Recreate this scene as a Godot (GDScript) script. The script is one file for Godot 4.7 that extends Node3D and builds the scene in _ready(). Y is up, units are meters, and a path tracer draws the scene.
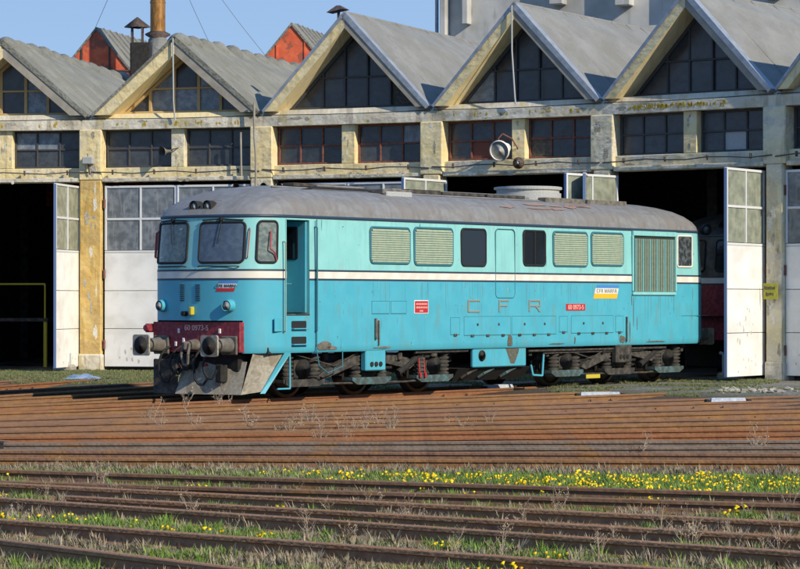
extends Node3D
# A roundhouse yard: a turquoise diesel locomotive standing in front of its stall.
# Metres; rail tops lie at y = 0. The turntable centre lies at TC, outside the frame.

const TC := Vector3(-17.344, 0.0, -33.833)      # turntable centre
const TRACK_A := 52.217                          # bearing of the locomotive's track, degrees
const TRACK_STEP := 8.034
const BAY_STEP := 7.051
const APO := 39.754                              # turntable centre to stall front
const HALF := 2.449                              # half a stall front

var rng := RandomNumberGenerator.new()
var used := {}
var M := {}

# ------------------------------------------------------------------ mesh builder
class MB:
	var v := PackedVector3Array()
	var n := PackedVector3Array()
	var c := PackedColorArray()
	var col := Color(1, 1, 1)
	var tinted := false
	func t3(a: Vector3, b: Vector3, d: Vector3, na: Vector3, nb: Vector3, nd: Vector3) -> void:
		v.append(a); v.append(d); v.append(b)
		n.append(na); n.append(nd); n.append(nb)
		c.append(col); c.append(col); c.append(col)
	func tri(a: Vector3, b: Vector3, d: Vector3) -> void:
		var q := (b - a).cross(d - a)
		if q.length_squared() < 1e-16:
			return
		q = q.normalized()
		t3(a, b, d, q, q, q)
	func quad(a: Vector3, b: Vector3, d: Vector3, e: Vector3) -> void:
		tri(a, b, d); tri(a, d, e)
	func face(p: Array, out: Vector3) -> void:      # convex polygon, any winding, facing out
		var q: Vector3 = (p[1] - p[0]).cross(p[2] - p[0])
		var k := p.duplicate()
		if q.dot(out) < 0.0:
			k.reverse()
		for i in range(1, k.size() - 1):
			tri(k[0], k[i], k[i + 1])
	func hexa(p: Array) -> MB:                       # p[0..3] one face, p[4..7] the opposite one, same order
		var m := Vector3.ZERO
		for q in p:
			m += q / 8.0
		for f in [[0, 1, 2, 3], [4, 5, 6, 7], [0, 1, 5, 4], [1, 2, 6, 5], [2, 3, 7, 6], [3, 0, 4, 7]]:
			var g := []
			var cc := Vector3.ZERO
			for i in f:
				g.append(p[i]); cc += p[i] / 4.0
			var q: Vector3 = (g[2] - g[0]).cross(g[3] - g[1])
			if q.dot(cc - m) < 0.0:
				g.reverse()
			quad(g[0], g[1], g[2], g[3])
		return self
	func bp(a: int, s: Vector3, h: Vector3, b: float, ctr: Vector3, xf: Transform3D) -> Vector3:
		var q := Vector3(s.x * (h.x - b), s.y * (h.y - b), s.z * (h.z - b))
		q[a] = s[a] * h[a]
		return xf * (ctr + q)
	func box(ctr: Vector3, size: Vector3, b := 0.0, xf := Transform3D()) -> MB:
		var h := size / 2.0
		b = minf(b, minf(h.x, minf(h.y, h.z)) * 0.8)
		var mid := xf * ctr
		for a in 3:
			var u := (a + 1) % 3
			var w := (a + 2) % 3
			for s in [-1.0, 1.0]:
				var pts := []
				for k in [[-1.0, -1.0], [1.0, -1.0], [1.0, 1.0], [-1.0, 1.0]]:
					var q := Vector3.ZERO
					q[a] = s; q[u] = k[0]; q[w] = k[1]
					pts.append(bp(a, q, h, b, ctr, xf))
				face(pts, (pts[0] + pts[2]) / 2.0 - mid)
		if b > 0.0:
			for a in 3:
				var u := (a + 1) % 3
				var w := (a + 2) % 3
				for s in [-1.0, 1.0]:
					for s2 in [-1.0, 1.0]:
						var q1 := Vector3.ZERO
						q1[a] = s; q1[u] = s2; q1[w] = -1.0
						var q2 := q1
						q2[w] = 1.0
						var pts := [bp(a, q1, h, b, ctr, xf), bp(a, q2, h, b, ctr, xf), bp(u, q2, h, b, ctr, xf), bp(u, q1, h, b, ctr, xf)]
						face(pts, (pts[0] + pts[2]) / 2.0 - mid)
			for i in 8:
				var s := Vector3(1.0 if i & 1 else -1.0, 1.0 if i & 2 else -1.0, 1.0 if i & 4 else -1.0)
				var pts := [bp(0, s, h, b, ctr, xf), bp(1, s, h, b, ctr, xf), bp(2, s, h, b, ctr, xf)]
				face(pts, pts[0] - mid)
		return self
	func cyl(a: Vector3, b: Vector3, r0: float, r1: float, seg := 12, caps := true) -> MB:
		var ax := (b - a).normalized()
		var u := ax.cross(Vector3.UP if absf(ax.y) < 0.9 else Vector3.RIGHT).normalized()
		var w := ax.cross(u)
		for i in seg:
			var t0 := TAU * i / seg
			var t1 := TAU * (i + 1) / seg
			var d0 := u * cos(t0) + w * sin(t0)
			var d1 := u * cos(t1) + w * sin(t1)
			t3(a + d0 * r0, a + d1 * r0, b + d1 * r1, d0, d1, d1)
			t3(a + d0 * r0, b + d1 * r1, b + d0 * r1, d0, d1, d0)
			if caps:
				face([a, a + d0 * r0, a + d1 * r0], -ax)
				face([b, b + d0 * r1, b + d1 * r1], ax)
		return self
	func lathe(o: Vector3, ax: Vector3, prof: Array, seg := 16) -> MB:   # prof: [radius, height along ax]
		for i in prof.size() - 1:
			cyl(o + ax * prof[i][1], o + ax * (prof[i + 1][1] + (1e-5 if prof[i + 1][1] == prof[i][1] else 0.0)), prof[i][0], prof[i + 1][0], seg, false)
		return self
	func tube(p: Array, r: float, seg := 6) -> MB:
		for i in p.size() - 1:
			cyl(p[i], p[i + 1], r, r, seg, true)
		return self
	func prism(poly: Array, xf: Transform3D, z0: float, z1: float) -> MB:  # convex or star-shaped polygon in xy, extruded in z
		var k := poly.size()
		var m := Vector2.ZERO
		for q in poly:
			m += q / float(k)
		var idx := Geometry2D.triangulate_polygon(PackedVector2Array(poly))
		for z in [z0, z1]:
			var out := xf.basis * Vector3(0, 0, -1 if z == minf(z0, z1) else 1)
			for i in range(0, idx.size(), 3):
				var pts := []
				for j in 3:
					var q: Vector2 = poly[idx[i + j]]
					pts.append(xf * Vector3(q.x, q.y, z))
				face(pts, out)
		var area := 0.0
		for i in k:
			area += poly[i].cross(poly[(i + 1) % k])
		for i in k:
			var a: Vector2 = poly[i]
			var b: Vector2 = poly[(i + 1) % k]
			var nn := Vector2(b.y - a.y, a.x - b.x) * signf(area)
			face([xf * Vector3(a.x, a.y, z0), xf * Vector3(b.x, b.y, z0), xf * Vector3(b.x, b.y, z1), xf * Vector3(a.x, a.y, z1)], xf.basis * Vector3(nn.x, nn.y, 0))
		return self
	func grid(rows: Array, wrap := false, skip := {}) -> MB:  # rows[j][i]; i runs right, j runs up, seen from outside
		var nj := rows.size()
		var ni: int = rows[0].size()
		var nn := []
		for j in nj:
			var l := []
			for i in ni:
				var ia := (i - 1 + ni) % ni if wrap else maxi(i - 1, 0)
				var ib := (i + 1) % ni if wrap else mini(i + 1, ni - 1)
				var du: Vector3 = rows[j][ib] - rows[j][ia]
				var dv: Vector3 = rows[mini(j + 1, nj - 1)][i] - rows[maxi(j - 1, 0)][i]
				l.append(du.cross(dv).normalized())
			nn.append(l)
		for j in nj - 1:
			for i in (ni if wrap else ni - 1):
				if skip.has(Vector2i(i, j)):
					continue
				var k := (i + 1) % ni
				t3(rows[j][i], rows[j][k], rows[j + 1][k], nn[j][i], nn[j][k], nn[j + 1][k])
				t3(rows[j][i], rows[j + 1][k], rows[j + 1][i], nn[j][i], nn[j + 1][k], nn[j + 1][i])
		return self
	func mesh() -> ArrayMesh:
		var a := []
		a.resize(Mesh.ARRAY_MAX)
		a[Mesh.ARRAY_VERTEX] = v
		a[Mesh.ARRAY_NORMAL] = n
		if tinted:
			a[Mesh.ARRAY_COLOR] = c
		var m := ArrayMesh.new()
		m.add_surface_from_arrays(Mesh.PRIMITIVE_TRIANGLES, a)
		return m

func mb() -> MB:
	return MB.new()

# ------------------------------------------------------------------ nodes
func numbered(called: String) -> String:
	if not used.has(called):
		used[called] = 0
		return called
	used[called] += 1
	return "%s_%03d" % [called, used[called]]

func tag(o: Node, label: String, category: String, group := "", kind := "") -> void:
	if label: o.set_meta("label", label)
	if category: o.set_meta("category", category)
	if group: o.set_meta("group", group)
	if kind: o.set_meta("kind", kind)

func thing(called: String, label: String, category: String, xf := Transform3D(), group := "") -> Node3D:
	var o := Node3D.new()
	o.name = numbered(called)
	o.transform = xf
	add_child(o)
	tag(o, label, category, group)
	return o

func part(called: String, b, mat: Material, parent: Node, xf := Transform3D(), label := "") -> MeshInstance3D:
	var o := MeshInstance3D.new()
	o.mesh = b.mesh() if b is MB else b
	o.material_override = mat
	o.name = called
	o.transform = xf
	parent.add_child(o, true)
	if label: o.set_meta("label", label)
	return o

func one(called: String, label: String, category: String, b, mat: Material, xf := Transform3D(), group := "") -> MeshInstance3D:
	var o := part(numbered(called), b, mat, self, xf)
	tag(o, label, category, group)
	return o

# ------------------------------------------------------------------ materials
func noise_img(sd: int, freq: float, size: int, oct := 5, sx := 1, sy := 1) -> Image:
	var f := FastNoiseLite.new()
	f.seed = sd
	f.noise_type = FastNoiseLite.TYPE_SIMPLEX_SMOOTH
	f.frequency = freq
	f.fractal_octaves = oct
	f.fractal_gain = 0.55
	var im := f.get_seamless_image(size / sx, size / sy)
	im.convert(Image.FORMAT_L8)
	if sx > 1 or sy > 1:
		im.resize(size, size, Image.INTERPOLATE_CUBIC)
	return im

func ramp(im: Image, stops: Array, over: Array = []) -> ImageTexture:
	# stops: [[0..1, Color], ...]; over: [[Image, lo, hi, Color, strength], ...] patches where another noise is high
	var g := Gradient.new()
	g.offsets = PackedFloat32Array(stops.map(func(s): return s[0]))
	g.colors = PackedColorArray(stops.map(func(s): return s[1]))
	var lut := []
	for i in 256:
		lut.append(g.sample(i / 255.0))
	var d := im.get_data()
	var out := PackedByteArray()
	out.resize(d.size() * 3)
	var od := []
	for o in over:
		od.append(o[0].get_data())
	for i in d.size():
		var q: Color = lut[d[i]]
		for k in over.size():
			var w := smoothstep(over[k][1], over[k][2], od[k][i] / 255.0) * float(over[k][4])
			if w > 0.0:
				q = q.lerp(over[k][3], w)
		out[i * 3] = int(clampf(q.r, 0, 1) * 255.0)
		out[i * 3 + 1] = int(clampf(q.g, 0, 1) * 255.0)
		out[i * 3 + 2] = int(clampf(q.b, 0, 1) * 255.0)
	return ImageTexture.create_from_image(Image.create_from_data(im.get_width(), im.get_height(), false, Image.FORMAT_RGB8, out))

func normal_tex(im: Image, s: float) -> ImageTexture:
	var k := im.duplicate()
	k.convert(Image.FORMAT_RGBA8)
	k.bump_map_to_normal_map(s)
	return ImageTexture.create_from_image(k)

func C8(r: int, g: int, b: int) -> Color:
	return Color(r / 255.0, g / 255.0, b / 255.0)

func mat(col: Color, rough := 0.8, metal := 0.0) -> StandardMaterial3D:
	var m := StandardMaterial3D.new()
	m.albedo_color = col
	m.roughness = rough
	m.metallic = metal
	m.cull_mode = BaseMaterial3D.CULL_DISABLED
	return m

func tmat(tex: Texture2D, scale: float, rough := 0.85, world := true, nrm: Texture2D = null, ns := 0.6, metal := 0.0) -> StandardMaterial3D:
	var m := mat(Color(1, 1, 1), rough, metal)
	m.albedo_texture = tex
	m.uv1_triplanar = true
	m.uv1_world_triplanar = world
	m.uv1_scale = Vector3.ONE * scale
	if nrm:
		m.normal_enabled = true
		m.normal_texture = nrm
		m.normal_scale = ns
	return m

func make_materials() -> void:
	var n1 := noise_img(11, 0.020, 304)
	var n2 := noise_img(23, 0.05, 304, 6)
	var n3 := noise_img(37, 0.012, 304, 6)
	var fine := noise_img(41, 0.13, 304, 4)
	var streak := noise_img(53, 0.055, 304, 5, 1, 8)
	var streak2 := noise_img(67, 0.033, 304, 5, 1, 4)
	var bump := normal_tex(fine, 6.0)
	var bump2 := normal_tex(n2, 8.0)
	# masonry
	M.cream = tmat(ramp(n1, [[0.25, C8(218, 199, 146)], [0.5, C8(226, 208, 158)], [0.75, C8(231, 217, 174)]], [[n3, 0.6, 0.68, C8(208, 196, 164), 0.7], [streak, 0.66, 0.8, C8(158, 142, 112), 0.5], [fine, 0.72, 0.8, C8(224, 219, 204), 0.4]]), 0.21, 0.92, true, bump2, 0.25)
	M.concrete = tmat(ramp(n1, [[0.25, C8(190, 183, 164)], [0.5, C8(204, 197, 178)], [0.75, C8(214, 208, 192)]], [[n3, 0.56, 0.66, C8(176, 167, 146), 0.6], [streak, 0.62, 0.76, C8(128, 121, 106), 0.6], [streak2, 0.7, 0.78, C8(172, 154, 78), 0.5]]), 0.2, 0.93, true, bump2, 0.25)
	M.column = tmat(ramp(n1, [[0.25, C8(204, 192, 152)], [0.5, C8(214, 203, 166)], [0.75, C8(220, 212, 184)]], [[n3, 0.56, 0.63, C8(188, 183, 170), 0.8], [streak, 0.63, 0.76, C8(146, 137, 116), 0.5], [fine, 0.68, 0.75, C8(220, 217, 209), 0.7]]), 0.23, 0.92, true, bump2, 0.3)
	M.ochre = tmat(ramp(n1, [[0.25, C8(196, 163, 92)], [0.5, C8(207, 176, 106)], [0.75, C8(213, 188, 126)]], [[n3, 0.58, 0.7, C8(176, 150, 104), 0.6], [fine, 0.68, 0.78, C8(196, 182, 150), 0.6], [streak, 0.64, 0.74, C8(160, 130, 76), 0.5]]), 0.22, 0.92, true, bump2, 0.25)
	M.bare = tmat(ramp(n2, [[0.3, C8(158, 152, 138)], [0.7, C8(186, 180, 164)]]), 0.6, 0.95, true, bump, 0.5)
	M.bare_dark = tmat(ramp(n2, [[0.3, C8(142, 135, 120)], [0.7, C8(168, 160, 143)]]), 0.6, 0.95, true, bump, 0.5)
	M.bare_pale = tmat(ramp(n2, [[0.3, C8(206, 202, 190)], [0.7, C8(226, 223, 214)]]), 0.6, 0.95, true, bump, 0.5)
	M.lichen = tmat(ramp(fine, [[0.3, C8(150, 124, 30)], [0.7, C8(196, 172, 62)]]), 1.0, 0.95)
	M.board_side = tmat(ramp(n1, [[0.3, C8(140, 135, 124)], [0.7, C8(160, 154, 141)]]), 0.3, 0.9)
	M.inner_dark = tmat(ramp(n2, [[0.3, C8(46, 45, 44)], [0.7, C8(70, 68, 64)]]), 0.3, 0.95)  # inside walls and piers: the darkness of the stalls put into the colour
	M.roof = tmat(ramp(n1, [[0.25, C8(122, 124, 122)], [0.5, C8(130, 131, 129)], [0.75, C8(138, 139, 136)]], [[n3, 0.56, 0.62, C8(118, 117, 111), 0.7], [fine, 0.74, 0.82, C8(98, 98, 95), 0.5]]), 0.16, 0.9, true, bump, 0.25)
	M.roof_b = tmat(ramp(n1, [[0.25, C8(120, 121, 113)], [0.5, C8(128, 129, 121)], [0.75, C8(138, 138, 130)]], [[n3, 0.54, 0.62, C8(112, 112, 102), 0.7], [fine, 0.72, 0.8, C8(104, 105, 96), 0.4]]), 0.2, 0.92, true, bump, 0.35)
	M.zinc = tmat(ramp(n1, [[0.3, C8(138, 146, 156)], [0.7, C8(164, 172, 182)]], [[fine, 0.64, 0.76, C8(122, 124, 126), 0.5]]), 0.6, 0.5, true, null, 0.6, 0.25)
	M.frame_dark = tmat(ramp(fine, [[0.3, C8(52, 52, 54)], [0.7, C8(82, 80, 78)]]), 1.0, 0.7)
	M.frame_rust = tmat(ramp(n1, [[0.35, C8(92, 66, 56)], [0.6, C8(134, 78, 60)]]), 1.0, 0.8)
	M.frame_cream = tmat(ramp(fine, [[0.3, C8(170, 140, 90)], [0.7, C8(204, 178, 128)]]), 1.0, 0.85)
	M.white_paint = tmat(ramp(n1, [[0.2, C8(214, 213, 210)], [0.5, C8(228, 228, 226)], [0.8, C8(234, 234, 233)]], [[streak, 0.7, 0.82, C8(198, 196, 190), 0.4], [n3, 0.64, 0.76, C8(210, 209, 200), 0.4]]), 0.2, 0.55)
	M.white_frame = tmat(ramp(fine, [[0.3, C8(196, 198, 200)], [0.7, C8(220, 222, 224)]]), 1.0, 0.6)
	M.flake = tmat(ramp(fine, [[0.3, C8(168, 164, 150)], [0.7, C8(200, 197, 186)]]), 1.0, 0.85)
	M.blue_edge = mat(C8(96, 120, 160), 0.6)
	# panes: dirty glass with some reflected sky put into the colour, each a little different
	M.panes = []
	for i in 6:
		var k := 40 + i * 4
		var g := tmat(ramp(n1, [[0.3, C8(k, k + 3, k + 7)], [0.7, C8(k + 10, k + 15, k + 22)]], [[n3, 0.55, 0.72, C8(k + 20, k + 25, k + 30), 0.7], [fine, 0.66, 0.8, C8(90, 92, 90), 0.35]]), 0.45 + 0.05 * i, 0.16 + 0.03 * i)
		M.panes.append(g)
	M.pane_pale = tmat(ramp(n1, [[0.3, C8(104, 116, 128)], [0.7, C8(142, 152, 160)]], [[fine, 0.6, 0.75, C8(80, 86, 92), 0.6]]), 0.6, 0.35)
	M.pane_board = tmat(ramp(n2, [[0.3, C8(70, 66, 60)], [0.7, C8(98, 92, 84)]]), 0.6, 0.9)
	M.door_glass = tmat(ramp(n1, [[0.3, C8(92, 98, 104)], [0.7, C8(126, 132, 138)]], [[streak, 0.6, 0.75, C8(156, 158, 158), 0.5]]), 0.5, 0.25)
	M.door_glass_green = tmat(ramp(n1, [[0.3, C8(118, 124, 112)], [0.7, C8(150, 156, 140)]], [[streak, 0.6, 0.75, C8(168, 170, 158), 0.5]]), 0.5, 0.3)
	M.board_red = tmat(ramp(fine, [[0.3, C8(104, 58, 44)], [0.7, C8(132, 76, 60)]]), 0.8, 0.85)
	M.board_grey = tmat(ramp(fine, [[0.3, C8(150, 152, 150)], [0.7, C8(178, 180, 178)]]), 0.8, 0.8)
	# yard
	M.rust = tmat(ramp(n2, [[0.2, C8(112, 82, 54)], [0.5, C8(126, 92, 60)], [0.8, C8(140, 104, 64)]], [[n3, 0.5, 0.6, C8(120, 90, 72), 0.8]]), 0.3, 0.9, true, bump, 0.2)
	M.rust_b = tmat(ramp(n2, [[0.2, C8(104, 80, 64)], [0.5, C8(118, 90, 72)], [0.8, C8(128, 98, 76)]], [[n3, 0.5, 0.62, C8(134, 98, 60), 0.8]]), 0.3, 0.9, true, bump, 0.2)
	M.rust_c = tmat(ramp(n2, [[0.2, C8(114, 76, 50)], [0.5, C8(130, 86, 56)], [0.8, C8(140, 94, 60)]], [[n3, 0.55, 0.64, C8(114, 86, 68), 0.8]]), 0.3, 0.9, true, bump, 0.2)
	M.rust_grey = tmat(ramp(n1, [[0.2, C8(98, 87, 78)], [0.8, C8(116, 103, 92)]], [[n3, 0.52, 0.62, C8(122, 94, 68), 0.8]]), 0.3, 0.8, true, bump, 0.2)
	M.rust_dark = tmat(ramp(n2, [[0.2, C8(132, 100, 76)], [0.5, C8(150, 114, 86)], [0.8, C8(164, 126, 96)]], [[n3, 0.52, 0.64, C8(156, 110, 72), 0.7]]), 0.6, 0.85, true, bump, 0.4)
	M.rust_red = tmat(ramp(n2, [[0.2, C8(126, 80, 54)], [0.5, C8(146, 92, 60)], [0.8, C8(156, 102, 70)]]), 0.8, 0.9)
	M.iron = tmat(ramp(fine, [[0.3, C8(48, 34, 30)], [0.7, C8(76, 50, 42)]]), 2.0, 0.9)
	M.ground = tmat(ramp(n2, [[0.2, C8(150, 146, 138)], [0.5, C8(205, 203, 198)], [0.8, C8(250, 250, 248)]], [[fine, 0.62, 0.74, C8(120, 114, 104), 0.7]]), 0.7, 0.97, true, bump, 1.0)
	M.ground.vertex_color_use_as_albedo = true
	M.sleeper = tmat(ramp(streak2, [[0.3, C8(66, 56, 48)], [0.7, C8(104, 92, 80)]]), 0.8, 0.95)
	M.stone = tmat(ramp(n2, [[0.3, C8(130, 124, 114)], [0.7, C8(176, 170, 158)]]), 1.5, 0.95)
	# locomotive
	M.teal = tmat(ramp(n1, [[0.25, C8(72, 165, 186)], [0.75, C8(79, 171, 191)]], [[streak, 0.56, 0.78, C8(86, 158, 172), 0.6], [streak2, 0.7, 0.8, C8(100, 150, 156), 0.45], [fine, 0.76, 0.84, C8(112, 148, 150), 0.5]]), 0.24, 0.42, false)
	M.teal_up = tmat(ramp(n1, [[0.25, C8(132, 196, 194)], [0.75, C8(139, 202, 200)]], [[streak, 0.56, 0.78, C8(128, 186, 184), 0.6], [streak2, 0.7, 0.8, C8(140, 180, 174), 0.4], [fine, 0.76, 0.84, C8(146, 176, 170), 0.5]]), 0.24, 0.42, false)
	M.teal_dirty = tmat(ramp(n1, [[0.25, C8(62, 70, 68)], [0.5, C8(68, 86, 86)], [0.75, C8(76, 112, 116)]]), 0.8, 0.8, false)
	M.chip_dark = mat(C8(86, 112, 114), 0.8)
	M.chip_pale = mat(C8(150, 178, 176), 0.8)
	M.chip_run = mat(C8(92, 138, 144), 0.7)
	M.stripe = tmat(ramp(n1, [[0.3, C8(214, 210, 196)], [0.7, C8(226, 223, 212)]]), 0.3, 0.45, false)
	M.line_dark = mat(C8(44, 60, 78), 0.5)
	M.seam = mat(C8(50, 110, 124), 0.6)
	M.loco_roof = tmat(ramp(n2, [[0.2, C8(114, 115, 115)], [0.5, C8(124, 125, 125)], [0.8, C8(134, 134, 133)]], [[n3, 0.56, 0.66, C8(118, 113, 107), 0.7], [streak2, 0.64, 0.76, C8(104, 99, 94), 0.5], [fine, 0.74, 0.84, C8(108, 98, 90), 0.5]]), 0.3, 0.62, false)
	M.roof_rust = tmat(ramp(n2, [[0.35, C8(130, 124, 119)], [0.5, C8(146, 120, 110)], [0.7, C8(148, 106, 94)]]), 0.8, 0.8, false)
	M.red_beam = tmat(ramp(n2, [[0.25, C8(112, 34, 44)], [0.5, C8(142, 42, 54)], [0.75, C8(156, 56, 64)]], [[streak, 0.62, 0.75, C8(96, 40, 44), 0.6]]), 0.6, 0.55, false)
	M.under = tmat(ramp(n1, [[0.25, C8(46, 44, 41)], [0.5, C8(62, 59, 54)], [0.75, C8(82, 78, 71)]]), 0.7, 0.85, false)
	M.under_dark = tmat(ramp(n1, [[0.3, C8(26, 25, 24)], [0.7, C8(40, 38, 36)]]), 1.0, 0.85, false)
	M.grime = tmat(ramp(n1, [[0.3, C8(88, 84, 77)], [0.7, C8(116, 111, 102)]]), 0.7, 0.8, false)
	M.plough = tmat(ramp(n2, [[0.25, C8(142, 136, 120)], [0.5, C8(156, 150, 135)], [0.75, C8(166, 161, 147)]], [[n3, 0.55, 0.7, C8(118, 106, 86), 0.7]]), 0.8, 0.7, false)
	M.wheel = mat(C8(120, 116, 110), 0.4, 0.7)
	M.rubber = mat(C8(26, 27, 29), 0.75)
	M.loco_glass = mat(C8(26, 30, 36), 0.06)
	M.cab_glass = tmat(ramp(n1, [[0.3, C8(66, 80, 98)], [0.7, C8(84, 98, 114)]]), 0.8, 0.07, false)  # bluish because the mirrored sky is put into the pane colour
	M.cab_glass_pale = tmat(ramp(n1, [[0.3, C8(92, 104, 102)], [0.7, C8(128, 138, 130)]]), 1.2, 0.08, false)  # daylight seen through the cab is put into this paler pane colour
	M.loco_glass_grey = tmat(ramp(n1, [[0.3, C8(46, 50, 52)], [0.7, C8(90, 96, 98)]]), 1.0, 0.12, false)
	M.louvre = tmat(ramp(n1, [[0.3, C8(136, 156, 138)], [0.7, C8(154, 166, 142)]]), 1.0, 0.6, false)
	M.louvre_back = mat(C8(40, 48, 44), 0.9)
	M.chrome = mat(C8(200, 204, 206), 0.25, 0.8)
	M.lens = mat(C8(140, 148, 150), 0.08, 0.1)
	M.red = mat(C8(178, 44, 48), 0.5)
	M.hand_red = mat(C8(170, 66, 66), 0.6)
	M.yellow = mat(C8(190, 172, 48), 0.7)
	M.sign_yellow = tmat(ramp(n1, [[0.3, C8(160, 156, 48)], [0.7, C8(184, 178, 62)]]), 1.0, 0.75)
	M.orange = mat(C8(238, 178, 40), 0.6)
	M.white = mat(C8(226, 226, 222), 0.6)
	M.blue = mat(C8(70, 130, 196), 0.6)
	M.text_dark = mat(C8(66, 70, 72), 0.7)
	M.text_faint = mat(C8(120, 128, 132), 0.7)
	M.letter = tmat(ramp(fine, [[0.3, C8(118, 126, 122)], [0.7, C8(150, 148, 138)]]), 2.0, 0.6, false)
	M.pale_red = mat(C8(224, 170, 160), 0.6)
	M.soot_stain = tmat(ramp(n2, [[0.3, C8(78, 76, 66)], [0.7, C8(98, 100, 92)]]), 1.2, 0.9, false)
	# far things
	M.shed_red = tmat(ramp(n1, [[0.25, C8(206, 92, 58)], [0.5, C8(218, 100, 64)], [0.75, C8(224, 114, 76)]], [[n3, 0.58, 0.66, C8(140, 84, 70), 0.8]]), 0.4, 0.85)
	M.far_concrete = tmat(ramp(n3, [[0.25, C8(158, 158, 154)], [0.5, C8(184, 184, 180)], [0.75, C8(198, 198, 194)]], [[streak, 0.6, 0.75, C8(142, 142, 138), 0.5]]), 0.12, 0.9)
	M.pipe_gold = tmat(ramp(streak2, [[0.3, C8(122, 82, 40)], [0.5, C8(158, 112, 52)], [0.7, C8(168, 128, 74)]]), 0.5, 0.45, true, null, 0.6, 0.35)
	M.dark_metal = tmat(ramp(n2, [[0.3, C8(60, 52, 50)], [0.7, C8(98, 84, 78)]]), 0.8, 0.75)
	M.wire = mat(C8(96, 102, 110), 0.7)
	M.pale_beam = tmat(ramp(n2, [[0.3, C8(150, 158, 170)], [0.7, C8(190, 196, 204)]]), 0.8, 0.85)
	M.stem = mat(C8(110, 132, 70), 0.8)
	M.petal = mat(C8(238, 206, 20), 0.8)
	M.petal_b = mat(C8(240, 188, 16), 0.8)
	M.dead = mat(C8(176, 160, 138), 0.9)
	M.dead_b = mat(C8(150, 130, 112), 0.9)
	M.pipe_grey = mat(C8(168, 172, 174), 0.5)

# ------------------------------------------------------------------ text
func text_mesh(s: String, height: float, depth := 0.006) -> TextMesh:
	var t := TextMesh.new()
	var f := SystemFont.new()
	f.font_names = PackedStringArray(["Droid Sans"])
	f.font_weight = 700
	t.font = f
	t.text = s
	t.font_size = 64
	t.pixel_size = height / 46.0
	t.depth = depth
	t.curve_step = 4.0
	return t

# ------------------------------------------------------------------ places
func bay_xf(k: float) -> Transform3D:           # x right along the stall front, z towards the turntable
	var a := deg_to_rad(TRACK_A + (4.0 - k) * BAY_STEP + 0.011 * BAY_STEP)
	var n := Vector3(cos(a), 0, -sin(a))
	return Transform3D(Basis(Vector3(sin(a), 0, cos(a)), Vector3.UP, -n), TC + n * APO)

func track_xf(deg: float) -> Transform3D:       # origin at the turntable centre, z runs towards it from the stall
	var a := deg_to_rad(deg)
	var n := Vector3(cos(a), 0, -sin(a))
	return Transform3D(Basis(Vector3(sin(a), 0, cos(a)), Vector3.UP, -n), TC)

func ground_y(x: float, z: float) -> float:
	var r := Vector2(x - TC.x, z - TC.z).length()
	return lerpf(-0.165, -0.012, smoothstep(27.5, 33.5, r))

# ------------------------------------------------------------------ build
func _ready() -> void:
	rng.seed = 4711
	setup_view()
	make_materials()
	build_ground()
	build_tracks()
	build_roundhouse()
	build_background()
	build_locomotive()
	build_second_locomotive()
	build_yard_things()
	build_plants()

func setup_view() -> void:
	var cam := Camera3D.new()
	cam.name = "camera"
	cam.position = Vector3(0, 1.867, 0)
	cam.rotation_degrees = Vector3(0.355, 0, 0)
	cam.fov = 12.087
	cam.near = 0.1
	cam.far = 3000.0
	add_child(cam)
	cam.current = true
	var env := Environment.new()
	env.background_mode = Environment.BG_SKY
	var sky := Sky.new()
	var sm := ProceduralSkyMaterial.new()
	sm.sky_top_color = C8(100, 142, 198)
	sm.sky_horizon_color = C8(166, 194, 222)
	sm.sky_curve = 0.12
	sm.ground_horizon_color = C8(120, 116, 106)
	sm.ground_bottom_color = C8(84, 78, 68)
	sm.sun_angle_max = 1.0
	sm.energy_multiplier = 1.0
	sky.sky_material = sm
	env.sky = sky
	env.tonemap_mode = Environment.TONE_MAPPER_LINEAR
	env.tonemap_exposure = 1.25
	env.sdfgi_enabled = true
	env.ssao_enabled = true
	env.ssil_enabled = true
	var we := WorldEnvironment.new()
	we.name = "world_environment"
	we.environment = env
	add_child(we)
	var sun := DirectionalLight3D.new()
	sun.name = "sun"
	sun.light_energy = 1.25
	sun.light_color = Color(1.0, 0.95, 0.86)
	sun.light_angular_distance = 0.5
	sun.shadow_enabled = true
	var el := deg_to_rad(30.0)
	var az := deg_to_rad(45.5)
	var to_sun := Vector3(sin(az) * cos(el), sin(el), cos(az) * cos(el))
	add_child(sun)
	sun.look_at_from_position(to_sun * 100.0, Vector3.ZERO)

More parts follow.
